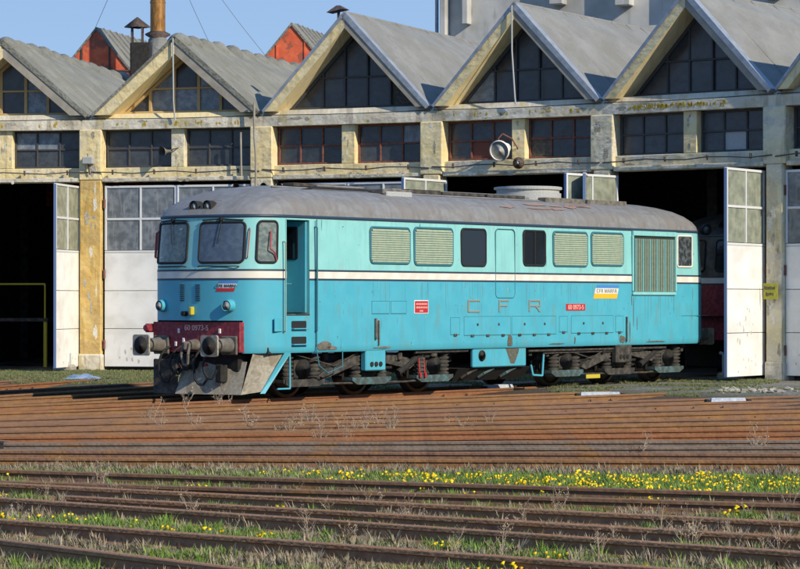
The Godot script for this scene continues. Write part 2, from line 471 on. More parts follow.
# ------------------------------------------------------------------ ground
func build_ground() -> void:
	var na := FastNoiseLite.new(); na.seed = 5; na.frequency = 0.35; na.fractal_octaves = 4
	var nb := FastNoiseLite.new(); nb.seed = 9; nb.frequency = 1.7; nb.fractal_octaves = 3
	var dirt := Color(0.15, 0.115, 0.075)
	var rusty := Color(0.15, 0.085, 0.05)
	var moss := Color(0.13, 0.15, 0.055)
	var straw := Color(0.21, 0.18, 0.11)
	var pave := Color(0.40, 0.38, 0.33)
	var xs := []
	var zs := []
	var q := -16.0
	while q <= 16.01:
		xs.append(q); q += 0.32
	q = -10.0
	while q >= -82.01:
		zs.append(q); q -= 0.34
	xs = [-900.0, -200.0, -60.0, -30.0, -20.0] + xs + [20.0, 30.0, 60.0, 200.0, 900.0]
	zs = [400.0, 60.0, 10.0, 0.0, -5.0] + zs + [-90.0, -120.0, -250.0, -1200.0]
	var b := mb()
	b.tinted = true
	var P := []
	var K := []
	for z in zs:
		var row := []
		var kc := []
		for x in xs:
			var r := Vector2(x - TC.x, z - TC.z).length()
			var h := ground_y(x, z)
			var v := na.get_noise_2d(x, z)
			var w := nb.get_noise_2d(x, z)
			if absf(x) < 17.0 and z > -84.0 and z < -8.0 and r < 33.0:
				h += w * 0.018 + v * 0.012
			row.append(Vector3(x, h, z))
			var cc := dirt.lerp(moss, smoothstep(-0.1, 0.35, v)).lerp(straw, smoothstep(0.05, 0.5, w))
			var a := rad_to_deg(atan2(TC.z - z, x - TC.x))
			if a > -5.5 and r < 31.0 and a < 62.0:
				cc = rusty.lerp(dirt, smoothstep(0.1, 0.5, v))
			if r > 31.0 and r < APO + 1.0:
				var pv := smoothstep(31.0, 33.0, r + v * 1.5)
				var pc := pave.lerp(moss, smoothstep(0.0, 0.3, v + w * 0.4) * (0.85 if x < 0.0 else 0.6))
				cc = cc.lerp(pc, pv)
			if r > APO + 1.0:
				cc = pave.lerp(dirt, smoothstep(-0.2, 0.4, v))
			kc.append(cc)
		P.append(row)
		K.append(kc)
	var v0 := PackedVector3Array(); var n0 := PackedVector3Array(); var c0 := PackedColorArray(); var ix := PackedInt32Array()
	var nx := xs.size()
	for j in zs.size():
		for i in nx:
			v0.append(P[j][i]); c0.append(K[j][i])
			var du: Vector3 = P[j][mini(i + 1, nx - 1)] - P[j][maxi(i - 1, 0)]
			var dv: Vector3 = P[mini(j + 1, zs.size() - 1)][i] - P[maxi(j - 1, 0)][i]
			n0.append(du.cross(dv).normalized())
	for j in zs.size() - 1:
		for i in nx - 1:
			var a := j * nx + i
			ix.append_array(PackedInt32Array([a, a + nx, a + 1, a + 1, a + nx, a + nx + 1]))
	var arr := []
	arr.resize(Mesh.ARRAY_MAX)
	arr[Mesh.ARRAY_VERTEX] = v0; arr[Mesh.ARRAY_NORMAL] = n0; arr[Mesh.ARRAY_COLOR] = c0; arr[Mesh.ARRAY_INDEX] = ix
	var am := ArrayMesh.new()
	am.add_surface_from_arrays(Mesh.PRIMITIVE_TRIANGLES, arr)
	var g := part("ground", am, M.ground, self)
	g.set_meta("kind", "structure")

# ------------------------------------------------------------------ tracks
func rail_poly(h: float) -> Array:
	return [Vector2(-0.065, -h), Vector2(0.065, -h), Vector2(0.065, -h + 0.012), Vector2(0.028, -h + 0.030), Vector2(0.014, -h + 0.048), Vector2(0.014, -0.050), Vector2(0.036, -0.038), Vector2(0.037, -0.010), Vector2(0.028, -0.001), Vector2(0.0, 0.0),
		Vector2(-0.028, -0.001), Vector2(-0.037, -0.010), Vector2(-0.036, -0.038), Vector2(-0.014, -0.050), Vector2(-0.014, -h + 0.048), Vector2(-0.028, -h + 0.030), Vector2(-0.065, -h + 0.012)]

func along(a: Vector3, b: Vector3) -> Transform3D:     # z from a to b, y up
	var z := (b - a).normalized()
	var x := Vector3.UP.cross(z).normalized()
	return Transform3D(Basis(x, z.cross(x), z), a)

func make_rail(t: Node3D, a: Vector3, b: Vector3, m: Material, fast := true, joint := -1.0) -> void:
	var xf := along(a, b)
	var l := a.distance_to(b)
	var r := part("rail", mb().prism(rail_poly(0.158), xf, 0.0, l), m, t)
	if fast:
		var f := mb()
		var s := rng.randf() * 0.6
		while s < l:
			var o := xf * Vector3(0, 0, s)
			if ground_y(o.x, o.z) < -0.1 and absf(o.x) < absf(o.z) * 0.17 + 1.0:
				for sd in [-1.0, 1.0]:
					if rng.randf() < 0.55:
						f.box(Vector3(sd * 0.06, -0.128, s + rng.randf_range(-0.03, 0.03)), Vector3(0.05, 0.05, 0.05), 0.012, xf)
						f.cyl(xf * Vector3(sd * 0.062, -0.12, s), xf * Vector3(sd * 0.062, -0.078, s), 0.016, 0.014, 6)
			s += rng.randf_range(0.6, 1.3)
		if f.v.size() > 0:
			var fo := part("fasteners", f, M.iron, r)
			fo.set_meta("kind", "stuff")
	if joint > 0.0 and joint < l:
		var fp := part("fishplate", mb().box(Vector3(0.028, -0.088, joint), Vector3(0.03, 0.075, 0.62), 0.006, xf), M.rust_red, r)
		for i in 4:
			part("bolt", mb().cyl(xf * Vector3(0.03, -0.088, joint - 0.24 + i * 0.16), xf * Vector3(0.06, -0.088, joint - 0.24 + i * 0.16), 0.016, 0.016, 6), M.iron, r)

func build_tracks() -> void:
	var ord := ["first", "second", "third", "fourth", "fifth", "sixth", "seventh"]
	for j in range(-4, 8):
		var deg := TRACK_A - j * TRACK_STEP if j >= 0 else TRACK_A - j * BAY_STEP
		var label := "rusty railway track beneath the turquoise locomotive"
		if j > 0:
			label = "rusty railway track, %s from the locomotive towards the dandelion strip" % ord[j - 1]
		elif j < 0:
			label = "rusty railway track leading into the %s stall beyond the locomotive's" % ord[-j - 1]
		var t := thing("railway_track", label, "railway track", Transform3D(), "tracks fanning out from the turntable")
		var xf := track_xf(deg)
		var far := APO + 16.0 if j <= 0 else (36.0 if j > 2 else (30.0 if j == 2 else 28.5))
		if j == 1: far = 31.0
		if j == 2: far = 37.0
		for sd in [-1.0, 1.0]:
			var a := xf * Vector3(sd * 0.7525, 0, -12.2)
			var b := xf * Vector3(sd * 0.7525, 0, -far)
			make_rail(t, a, b, M.rust_grey if j == 6 else [M.rust, M.rust_b, M.rust_c][rng.randi() % 3], true, rng.randf_range(8.0, 14.0) if j > 3 else rng.randf_range(4.0, 30.0))
	# the tracks beyond the strip of dandelions
	var R := {
		"a": [Vector3(-7.18, 0, -31.14), Vector3(9.5, 0, -23.5)], "b": [Vector3(-6.94, 0, -29.1), Vector3(9.4, 0, -22.5)],
		"c": [Vector3(-6.63, 0, -29.3), Vector3(8.7, 0, -19.3)], "d": [Vector3(-3.2, 0, -25.85), Vector3(8.2, 0, -17.8)],
		"e": [Vector3(-6.14, 0, -27.5), Vector3(8.0, 0, -16.0)], "f": [Vector3(-5.79, 0, -24.95), Vector3(7.4, 0, -14.45)], "g": [Vector3(-5.13, 0, -23.39), Vector3(3.4, 0, -13.7)]}
	var sets := [[["a", "b"], "weathered brown track bordering the dandelion strip"], [["c", "d", "e"], "dark weathered track with an extra guard rail in the weeds"], [["f", "g"], "dark worn track among green weeds, farthest from the locomotive"]]
	for st in sets:
		var t := thing("railway_track", st[1], "railway track", Transform3D(), "tracks fanning out from the turntable")
		for k in st[0]:
			make_rail(t, R[k][0], R[k][1], M.rust_b if k in ["a", "b"] else M.rust_dark, true, 6.4 if k == "a" else (9.0 if k == "f" else -1.0))
		var A: Vector3 = (R[st[0][0]][0] + R[st[0][-1]][0]) / 2.0
		var B: Vector3 = (R[st[0][0]][1] + R[st[0][-1]][1]) / 2.0
		var xf := along(A, B)
		var s := 0.5
		while s < A.distance_to(B) - 0.4:
			var o := xf * Vector3(rng.randf_range(-0.1, 0.1), -0.235, s)
			part("sleeper", mb().box(Vector3.ZERO, Vector3(2.45, 0.15, 0.24), 0.02), M.sleeper, t, Transform3D(xf.basis.rotated(Vector3.UP, rng.randf_range(-0.05, 0.05)), o))
			s += 0.66

# ------------------------------------------------------------------ roundhouse
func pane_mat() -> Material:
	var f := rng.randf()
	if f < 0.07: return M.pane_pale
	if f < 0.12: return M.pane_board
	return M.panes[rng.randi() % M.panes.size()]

func grid_window(rh: Node3D, xf: Transform3D, x0: float, x1: float, y0: float, y1: float, z: float, nx: int, ny: int, fm: Material, special := {}) -> void:
	var f := mb()
	var w := 0.055
	f.box(Vector3((x0 + x1) / 2, y0 + w / 2, z), Vector3(x1 - x0, w, 0.07), 0.008)
	f.box(Vector3((x0 + x1) / 2, y1 - w / 2, z), Vector3(x1 - x0, w, 0.07), 0.008)
	for s in [x0 + w / 2, x1 - w / 2]:
		f.box(Vector3(s, (y0 + y1) / 2, z), Vector3(w, y1 - y0 - 2 * w - 0.004, 0.066), 0.008)
	for i in range(1, nx):
		f.box(Vector3(lerpf(x0, x1, i / float(nx)), (y0 + y1) / 2, z), Vector3(0.045, y1 - y0 - 2 * w - 0.004, 0.06), 0.008)
	for j in range(1, ny):
		f.box(Vector3((x0 + x1) / 2, lerpf(y0, y1, j / float(ny)), z + 0.002), Vector3(x1 - x0 - 2 * w - 0.004, 0.045, 0.062), 0.008)
	var win := part("window", f, fm, rh, xf)
	for j in ny:
		for i in nx:
			var a := Vector3(lerpf(x0, x1, i / float(nx)), lerpf(y0, y1, j / float(ny)), z)
			var b := Vector3(lerpf(x0, x1, (i + 1) / float(nx)), lerpf(y0, y1, (j + 1) / float(ny)), z)
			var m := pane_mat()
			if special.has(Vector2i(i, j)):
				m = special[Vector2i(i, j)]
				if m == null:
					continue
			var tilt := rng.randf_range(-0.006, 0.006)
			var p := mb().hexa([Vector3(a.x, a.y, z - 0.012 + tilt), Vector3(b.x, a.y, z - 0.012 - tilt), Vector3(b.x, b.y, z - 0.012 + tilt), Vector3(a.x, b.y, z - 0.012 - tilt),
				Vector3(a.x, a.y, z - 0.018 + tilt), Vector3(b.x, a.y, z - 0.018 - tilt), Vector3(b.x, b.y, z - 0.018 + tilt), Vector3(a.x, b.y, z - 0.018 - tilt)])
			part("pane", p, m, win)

func door_leaf(rh: Node3D, xf: Transform3D, hinge: float, dir: float, open_deg: float, glass: Material, w := 2.08, worn := false) -> void:
	# the leaf runs from its hinge along dir; it opens outwards (towards the turntable)
	var a := deg_to_rad(open_deg)
	var b := Basis(Vector3.UP, -a * dir * 1.0) if dir > 0 else Basis(Vector3.UP, a)
	if dir > 0:
		b = Basis(Vector3.UP, -a)
	var L := xf * Transform3D(b, Vector3(hinge, 0, -0.12))
	var f := mb()
	var H := 4.98
	var s := dir
	for x in [0.03, w / 2, w - 0.03]:
		f.box(Vector3(s * x, (3.2 + H) / 2 + 0.02, 0), Vector3(0.06 if x != w / 2 else 0.05, H - 3.24, 0.07), 0.006)
	for y in [3.2, 4.08, H - 0.03]:
		f.box(Vector3(s * w / 2, y, 0.001), Vector3(w - 0.002, 0.06, 0.066), 0.006)
	var leaf := part("door_leaf", f, M.white_frame, rh, L)
	for k in 3:
		var y0 := 0.1 + k * 1.025
		part("panel", mb().box(Vector3(s * w / 2, y0 + 0.508, 0), Vector3(w, 1.012, 0.06), 0.008), M.white_paint, leaf)
	for j in 2:
		for i in 2:
			part("pane", mb().box(Vector3(s * (0.06 + (i + 0.5) * (w - 0.12) / 2), 3.66 + j * 0.87, 0), Vector3((w - 0.14) / 2, 0.83, 0.012)), glass, leaf)
	part("edge_strip", mb().box(Vector3(s * (w + 0.012), 2.53, 0), Vector3(0.02, 4.86, 0.074), 0.004), M.blue_edge, leaf)
	# flaked paint and rust runs, outlined as in the photograph
	var nf := 26 if worn else 9
	for k in nf:
		var fx := rng.randf_range(0.25, 0.75) if worn else rng.randf_range(0.1, 0.95)
		var fy := rng.randf_range(0.9, 1.7) if worn and k < 18 else rng.randf_range(0.15, 0.6)
		var pts := []
		var fw := rng.randf_range(0.012, 0.04)
		var fhh := rng.randf_range(0.02, 0.09)
		for q in 7:
			var aa := TAU * q / 7.0
			pts.append(Vector2(s * w * fx + cos(aa) * fw * rng.randf_range(0.5, 1.2), fy + sin(aa) * fhh * rng.randf_range(0.5, 1.2)))
		part("flaked_paint", mb().prism(pts, Transform3D(), -0.0315, 0.0315), M.flake, leaf)
	var hg := mb()
	for y in [0.7, 2.6, 4.5]:
		hg.cyl(Vector3(0, y - 0.12, 0.06), Vector3(0, y + 0.12, 0.06), 0.035, 0.035, 8)
	part("hinges", hg, M.frame_rust, leaf)

func lift_grid(rows: Array) -> MB:
	return mb().grid(rows)

func build_roundhouse() -> void:
	var rh := thing("roundhouse", "long concrete engine shed with a row of gabled roofs and tall doors", "building")
	var D := 18.0
	for k in range(0, 6):
		var xf := bay_xf(k)
		var spread := (APO + D) / APO
		# --- cornice and lintel
		var hw := HALF
		var cor := mb()
		cor.hexa([Vector3(-hw, 6.5, 0), Vector3(hw, 6.5, 0), Vector3(hw, 6.76, 0), Vector3(-hw, 6.76, 0), Vector3(-hw - 0.06, 6.5, -0.95), Vector3(hw + 0.06, 6.5, -0.95), Vector3(hw + 0.06, 6.76, -0.95), Vector3(-hw - 0.06, 6.76, -0.95)])
		part("cornice", cor, M.concrete, rh, xf)
		part("cornice_ledge", mb().hexa([Vector3(-hw, 6.763, -0.10), Vector3(hw, 6.763, -0.10), Vector3(hw, 6.93, -0.22), Vector3(-hw, 6.93, -0.22), Vector3(-hw, 6.763, -0.9), Vector3(hw, 6.763, -0.9), Vector3(hw, 6.93, -0.9), Vector3(-hw, 6.93, -0.9)]), M.concrete if k != 1 else M.cream, rh, xf)
		part("lintel", mb().box(Vector3(0, 5.275, -0.29), Vector3(2 * hw - 0.6, 0.39, 0.34), 0.015), M.cream if k < 3 else M.column, rh, xf)
		part("lintel_ledge", mb().box(Vector3(0, 5.14, -0.06), Vector3(2 * hw - 0.64, 0.11, 0.12), 0.015), M.concrete, rh, xf)
		# --- pilaster between the two windows
		part("pilaster", mb().box(Vector3(0.02, 5.985, -0.24), Vector3(0.38, 1.026, 0.24), 0.015), M.cream if k != 1 else M.column, rh, xf)
		# --- windows
		var fm: Material = [M.frame_dark, M.frame_dark, M.frame_rust, M.frame_rust, M.frame_dark, M.frame_dark][k]
		var sp := {}
		if k == 3: sp = {Vector2i(1, 0): M.board_red}
		grid_window(rh, xf, -2.12, -0.17, 5.475, 6.495, -0.36, 3, 2, fm, sp)
		sp = {}
		if k == 4: sp = {Vector2i(1, 0): M.board_grey}
		if k == 2: sp = {Vector2i(2, 1): M.door_glass}
		grid_window(rh, xf, 0.21, 2.12, 5.475, 6.495, -0.36, 3, 2, fm, sp)
		# --- gable roof
		var yp := 9.43 if k >= 2 else 8.96
		var ye := 6.9
		var th := 0.40 if k >= 2 else 0.46
		var ef := hw - 0.06
		var eb := hw * spread - 0.02
		var slope := (yp - ye) / ef
		var rm: Material = M.roof if k >= 2 else M.roof_b
		for sd in [-1.0, 1.0]:
			var rows := []
			var slab := mb()
			slab.hexa([Vector3(0, yp, 0.02), Vector3(sd * ef, ye, 0.02), Vector3(sd * ef, ye - 0.05, 0.02), Vector3(0, yp - th, 0.02),
				Vector3(0, yp, -D), Vector3(sd * eb, ye, -D), Vector3(sd * eb, ye - 0.05, -D), Vector3(0, yp - th, -D)])
			# soffit band: front edge of the slab in the colour of the wall
			var roof := part("roof", slab, rm, rh, xf)
			var ed := mb()
			var run := Vector3(sd * ef, ye - yp, 0)
			var up := Vector3(-sd * (ye - yp), ef, 0).normalized() if sd > 0 else Vector3((ye - yp) * -1.0 * sd, ef, 0).normalized()
			up = Vector3(sd * (yp - ye), ef, 0).normalized()
			# bargeboard
			var bi := th * 0.92
			var bb := mb().hexa([Vector3(0, yp - 0.05, 0.075), Vector3(sd * (ef - 0.05), ye - 0.01, 0.075), Vector3(sd * (ef - bi / slope - 0.02), ye - 0.01, 0.075), Vector3(0, yp - 0.05 - bi, 0.075),
				Vector3(0, yp - 0.05, -0.72), Vector3(sd * (ef - 0.05), ye - 0.01, -0.72), Vector3(sd * (ef - bi / slope - 0.02), ye - 0.01, -0.72), Vector3(0, yp - 0.05 - bi, -0.72)])
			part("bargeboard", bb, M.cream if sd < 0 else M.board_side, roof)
			# zinc flashing along the verge
			var o1 := up * 0.018
			var fl := mb().hexa([Vector3(0, yp, 0.1) + o1, Vector3(sd * ef, ye, 0.1) + o1, Vector3(sd * ef, ye, 0.1) - up * (0.10 if sd > 0 else 0.06), Vector3(0, yp, 0.1) - up * (0.13 if sd > 0 else 0.08),
				Vector3(0, yp, -0.16) + o1, Vector3(sd * ef, ye, -0.16) + o1, Vector3(sd * ef, ye, -0.16) + up * 0.002, Vector3(0, yp, -0.16) + up * 0.002])
			part("flashing", fl, M.zinc if k >= 2 else M.roof_b, roof)
			# sheet joints running down the slope
			var z := -1.1 - 0.3 * (k % 2)
			while z > -D + 0.5:
				var e := lerpf(ef, eb, -z / D)
				var nrm := Vector3(sd * (yp - ye), e, 0).normalized()
				var hgt := 0.045 if k >= 2 else rng.randf_range(0.05, 0.11)
				var wid := 0.035 if k >= 2 else rng.randf_range(0.16, 0.34)
				var sk := rng.randf_range(-0.12, 0.12)
				var a := Vector3(0, yp, z)
				var b2 := Vector3(sd * e, ye, z + sk)
				var seam := mb().hexa([a + Vector3(0, 0, wid), b2 + Vector3(0, 0, wid), b2 - Vector3(0, 0, wid), a - Vector3(0, 0, wid),
					a + nrm * hgt + Vector3(0, 0, wid * 0.35), b2 + nrm * hgt * 0.6 + Vector3(0, 0, wid * 0.35), b2 + nrm * hgt * 0.6 - Vector3(0, 0, wid * 0.35), a + nrm * hgt - Vector3(0, 0, wid * 0.35)])
				part("roof_seam", seam, rm, roof)
				z -= rng.randf_range(0.85, 1.15) if k >= 2 else rng.randf_range(0.9, 1.5)
		# ridge capping, lumpy on the two tarred roofs
		var cap := mb()
		if k < 2:
			var z := 0.08
			while z > -D + 1.0:
				var l := rng.randf_range(0.55, 0.95)
				cap.lathe(Vector3(0, yp - 0.20, z), Vector3(0, 0, -1), [[0.02, 0.0], [0.24, 0.05], [0.32 + rng.randf() * 0.05, l * 0.4], [0.3, l * 0.75], [0.2, l]], 14)
				z -= l + rng.randf_range(0.25, 0.5)
		else:
			cap.cyl(Vector3(0, yp - 0.03, 0.05), Vector3(0, yp - 0.03, -D), 0.06, 0.06, 8)
		part("ridge_cap", cap, rm, rh, xf)
		# --- gable glazing
		var gz := -0.68
		var yb := 6.93
		var yt := yp - th - 0.05
		var gb := (yt - yb) / slope + 0.02
		var ym := 7.78 if k >= 2 else 7.62
		var gf := mb()
		gf.box(Vector3(0, yb + 0.04, gz), Vector3(2 * gb, 0.09, 0.1), 0.01)
		gf.box(Vector3(0, ym, gz), Vector3(2.0 * (yt - ym) / slope, 0.05, 0.07), 0.008)
		var xs := [-0.95, -0.32, 0.34, 1.0] if k >= 2 else [-0.98, -0.28, 0.42, 1.05]
		for x in xs:
			var top: float = yt - absf(x) * slope
			var big := 0.05 if k >= 2 else 0.085
			gf.box(Vector3(x, (yb + top) / 2, gz + 0.003), Vector3(big, top - yb, 0.075), 0.008)
		for sd in [-1.0, 1.0]:
			gf.hexa([Vector3(0, yt + 0.02, gz + 0.04), Vector3(sd * gb, yb, gz + 0.04), Vector3(sd * (gb - 0.1), yb, gz + 0.04), Vector3(0, yt - 0.1, gz + 0.04),
				Vector3(0, yt + 0.02, gz - 0.04), Vector3(sd * gb, yb, gz - 0.04), Vector3(sd * (gb - 0.1), yb, gz - 0.04), Vector3(0, yt - 0.1, gz - 0.04)])
		var gw := part("gable_window", gf, [M.frame_cream, M.frame_cream, M.frame_dark, M.frame_dark, M.frame_dark, M.frame_dark][k], rh, xf)
		var cuts := [-gb] + xs + [gb]
		for ci in cuts.size() - 1:
			for lv in 2:
				var a: float = cuts[ci]
				var b: float = cuts[ci + 1]
				var lo := yb if lv == 0 else ym
				var hi := ym if lv == 0 else yt
				var poly := [Vector2(a, lo), Vector2(b, lo), Vector2(b, hi), Vector2(a, hi)]
				var clip := Geometry2D.intersect_polygons(PackedVector2Array(poly), PackedVector2Array([Vector2(-gb, yb), Vector2(gb, yb), Vector2(0, yt)]))
				if clip.is_empty():
					continue
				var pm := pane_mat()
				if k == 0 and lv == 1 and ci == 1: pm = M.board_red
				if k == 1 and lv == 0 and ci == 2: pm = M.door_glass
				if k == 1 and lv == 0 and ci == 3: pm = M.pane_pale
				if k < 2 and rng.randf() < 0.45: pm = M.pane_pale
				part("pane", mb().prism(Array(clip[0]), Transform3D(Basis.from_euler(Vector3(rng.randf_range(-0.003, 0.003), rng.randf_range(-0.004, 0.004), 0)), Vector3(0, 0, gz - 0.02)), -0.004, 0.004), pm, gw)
		# wall behind the glazing edge, closing the gable at the sides
		# --- doors
		match k:
			0:
				door_leaf(rh, xf, 2.08, -1.0, 89.0, M.door_glass_green)
				door_leaf(rh, xf, -2.08, 1.0, 95.0, M.door_glass)
			3:
				door_leaf(rh, xf, 2.08, -1.0, 112.0, M.door_glass)
				door_leaf(rh, xf, -2.08, 1.0, 92.0, M.door_glass_green)
			4:
				door_leaf(rh, xf, 2.08, -1.0, 95.0, M.door_glass_green, 2.08, true)
				door_leaf(rh, xf, -2.08, 1.0, 94.0, M.door_glass_green)
			5:
				door_leaf(rh, xf, 2.21, -1.0, 0.0, M.door_glass, 2.205)
				door_leaf(rh, xf, -2.21, 1.0, 0.0, M.door_glass, 2.205)
			_:
				door_leaf(rh, xf, 2.08, -1.0, 0.0, M.door_glass)
				door_leaf(rh, xf, -2.08, 1.0, 0.0, M.door_glass)
		# --- back wall
		var hb := HALF * spread
		part("back_wall", mb().prism([Vector2(-hb, -0.1), Vector2(hb, -0.1), Vector2(hb, 6.85), Vector2(0, yp - 0.03), Vector2(-hb, 6.85)], Transform3D(Basis(), Vector3(0, 0, -D)), -0.3, 0.0), M.inner_dark, rh, xf)
		# inner gable lining above the cornice, dark
	# --- columns on the stall boundaries
	for k in range(0, 7):
		var xf := bay_xf(k - 0.5)
		var o := xf.translated_local(Vector3(0, 0, -(APO / cos(deg_to_rad(BAY_STEP / 2)) - APO)))
		var m: Material = [M.column, M.ochre, M.column, M.cream, M.column, M.column, M.column][k]
		var up: Material = [M.column, M.cream, M.cream, M.cream, M.column, M.column, M.column][k]
		part("column", mb().box(Vector3(0, 2.53, -0.19), Vector3(0.62 if k < 3 else 0.48, 5.2, 0.46), 0.03), m, rh, o)
		part("column", mb().box(Vector3(0, 5.815, -0.17), Vector3(0.64, 1.366, 0.44), 0.025), up, rh, o)
		part("column_foot", mb().box(Vector3(0, 0.2, -0.19), Vector3(0.7 if k < 3 else 0.54, 0.5, 0.54), 0.05), M.concrete, rh, o)
		# pier between the stalls inside and the valley gutter above it
		part("inner_pier", mb().box(Vector3(0, 3.2, -6.0), Vector3(0.3, 6.4, 0.3)), M.inner_dark, rh, o)
		part("inner_pier", mb().box(Vector3(0, 3.2, -12.0), Vector3(0.3, 6.4, 0.3)), M.inner_dark, rh, o)
		part("valley_gutter", mb().box(Vector3(0, 6.72, -9.4), Vector3(0.5, 0.34, 18.2), 0.03), M.concrete, rh, o)
	# --- end walls
	for k in [-0.5, 5.5]:
		var o := bay_xf(k)
		var sx := -0.2 if k < 0 else 0.2
		part("end_wall", mb().box(Vector3(sx, 3.4, -9.35), Vector3(0.2, 7.0, 18.2)), M.inner_dark, rh, o)
	# --- lichen on the cornice edge
	for k in [0, 1, 3, 4]:
		var b := mb()
		var nl: int = {0: 8, 1: 26, 3: 20, 4: 90}[k]
		for i in nl:
			var x := rng.randf_range(-2.0, 1.9) if k != 4 else rng.randf_range(-1.7, 1.1)
			var w := rng.randf_range(0.012, 0.05)
			var h := rng.randf_range(0.02, 0.10)
			var yl := rng.randf_range(6.60, 6.68)
			var pts := []
			for q in 7:
				var aa := TAU * q / 7.0
				pts.append(Vector2(x + cos(aa) * w * rng.randf_range(0.6, 1.1), yl + sin(aa) * h * rng.randf_range(0.5, 1.0) * 0.8))
			b.prism(pts, Transform3D(), 0.0, 0.005)
		part("lichen", b, M.lichen, rh, bay_xf(k)).set_meta("kind", "stuff")
	# --- bare patches where the render has come off, each with its own outline
	for k in range(0, 6):
		var xf := bay_xf(k)
		for i in 22:
			var zone := i % 4
			var x := rng.randf_range(-2.05, 2.05)
			var y := rng.randf_range(5.2, 5.45)
			var z := -0.12
			if zone == 1:
				y = rng.randf_range(6.53, 6.72); z = 0.0
			elif zone == 2:
				x = rng.randf_range(-0.12, 0.16); y = rng.randf_range(5.52, 6.4)
			elif zone == 3:
				y = rng.randf_range(5.095, 5.18); z = 0.0
			var pw := rng.randf_range(0.03, 0.22) if zone != 2 else rng.randf_range(0.02, 0.06)
			var ph := rng.randf_range(0.015, 0.06) if zone != 2 else rng.randf_range(0.04, 0.16)
			var pts := []
			for q in 13:
				var aa := TAU * q / 13.0
				pts.append(Vector2(x + cos(aa) * pw * rng.randf_range(0.45, 1.1), y + sin(aa) * ph * rng.randf_range(0.45, 1.1)))
			part("bare_patch", mb().prism(pts, Transform3D(), z - 0.004, z + 0.003), [M.bare, M.bare_dark, M.bare_pale][rng.randi() % 3], rh, xf)
	for k in range(1, 6):
		var xf := bay_xf(k - 0.5)
		var o := xf.translated_local(Vector3(0, 0, -(APO / cos(deg_to_rad(BAY_STEP / 2)) - APO)))
		for i in 17:
			var x := rng.randf_range(-0.19, 0.19)
			var y := rng.randf_range(0.5, 6.4)
			var z := 0.04 if y < 5.1 else 0.05
			if absf(y - 5.13) < 0.2: continue
			var pw := rng.randf_range(0.02, 0.11)
			var ph := rng.randf_range(0.03, 0.24)
			var pts := []
			for q in 13:
				var aa := TAU * q / 13.0
				pts.append(Vector2(clampf(x + cos(aa) * pw * rng.randf_range(0.45, 1.1), -0.205, 0.205), y + sin(aa) * ph * rng.randf_range(0.45, 1.1)))
			if Geometry2D.triangulate_polygon(PackedVector2Array(pts)).is_empty(): continue
			part("bare_patch", mb().prism(pts, Transform3D(), z - 0.004, z + 0.003), [M.bare, M.bare_dark, M.bare_pale][rng.randi() % 3], rh, o)
	# --- conduits along the lintel, down pipes
	for k in range(0, 6):
		var xf := bay_xf(k)
		var p := []
		for i in 9:
			p.append(Vector3(-2.4 + i * 0.6, 5.33 + 0.03 * sin(i * 1.9 + k), 0.055))
		part("conduit", mb().tube(p, 0.017, 6), M.frame_dark, rh, xf)
		var q := []
		for i in 9:
			q.append(Vector3(-2.4 + i * 0.6, 6.80 - 0.03 * sin(i * 0.4), 0.01 - 0.03))
		part("conduit", mb().tube(q, 0.013, 6), M.frame_dark, rh, xf)
		for i in 4:
			part("conduit_bracket", mb().box(Vector3(-1.8 + i * 1.2, 5.34, 0.03), Vector3(0.03, 0.13, 0.08), 0.004), M.dark_metal, rh, xf)
	part("down_pipe", mb().tube([Vector3(-0.03, 9.35, 0.14), Vector3(-0.02, 8.2, 0.15), Vector3(0.05, 7.0, 0.12), Vector3(0.06, 6.85, 0.1)], 0.022, 8), M.pipe_grey, rh, bay_xf(3))
	part("down_pipe", mb().tube([Vector3(-0.02, 8.9, 0.14), Vector3(0.0, 7.2, 0.14), Vector3(0.02, 6.7, 0.08)], 0.022, 8), M.pipe_grey, rh, bay_xf(1))
	var c2 := bay_xf(1.5)
	part("down_pipe", mb().tube([Vector3(-0.12, 7.1, 0.16), Vector3(-0.12, 6.3, 0.14), Vector3(-0.08, 5.6, 0.12), Vector3(-0.1, 4.4, 0.1), Vector3(-0.1, 0.1, 0.1)], 0.032, 8), M.board_side, rh, c2)
	part("down_pipe", mb().tube([Vector3(-0.55, 6.35, 0.05), Vector3(-0.52, 5.2, 0.08)], 0.028, 8), M.board_side, rh, c2)
	# --- fittings that hang on the front: things of their own
	build_floodlight()
	var hx := bay_xf(1)
	var ho := thing("horn_loudspeaker", "small grey horn loudspeaker on the pilaster above the closed white door", "loudspeaker", hx.translated_local(Vector3(-0.16, 5.88, 0.05)))
	part("horn", mb().lathe(Vector3(0.0, 0, 0.05), Vector3(-0.55, -0.12, 0.82).normalized(), [[0.035, -0.12], [0.04, 0.0], [0.07, 0.1], [0.15, 0.2], [0.155, 0.21], [0.02, 0.02]], 16), M.grime, ho)
	part("bracket", mb().tube([Vector3(0.2, 0.1, -0.16), Vector3(0.14, 0.06, 0.0), Vector3(0.0, 0, 0.03)], 0.015, 6), M.frame_dark, ho)
	var jb := thing("junction_box", "small grey metal junction box on the pier over the yellow column", "junction box", bay_xf(0.5).translated_local(Vector3(-0.02, 5.66, 0.06)))
	part("case", mb().box(Vector3.ZERO, Vector3(0.3, 0.2, 0.2), 0.02), M.board_grey, jb)
	part("cable", mb().tube([Vector3(0, -0.1, 0), Vector3(0.02, -0.3, -0.02), Vector3(0.02, -0.38, -0.04)], 0.02, 6), M.frame_dark, jb)
	# yellow notice on the column beside the open stall
	var ns := thing("warning_sign", "yellow notice with two rows of dark print on the grey column", "sign", bay_xf(4.5).translated_local(Vector3(0.0, 2.1, 0.12)))
	part("plate", mb().box(Vector3.ZERO, Vector3(0.40, 0.38, 0.012), 0.003), M.sign_yellow, ns)
	var st := mb()
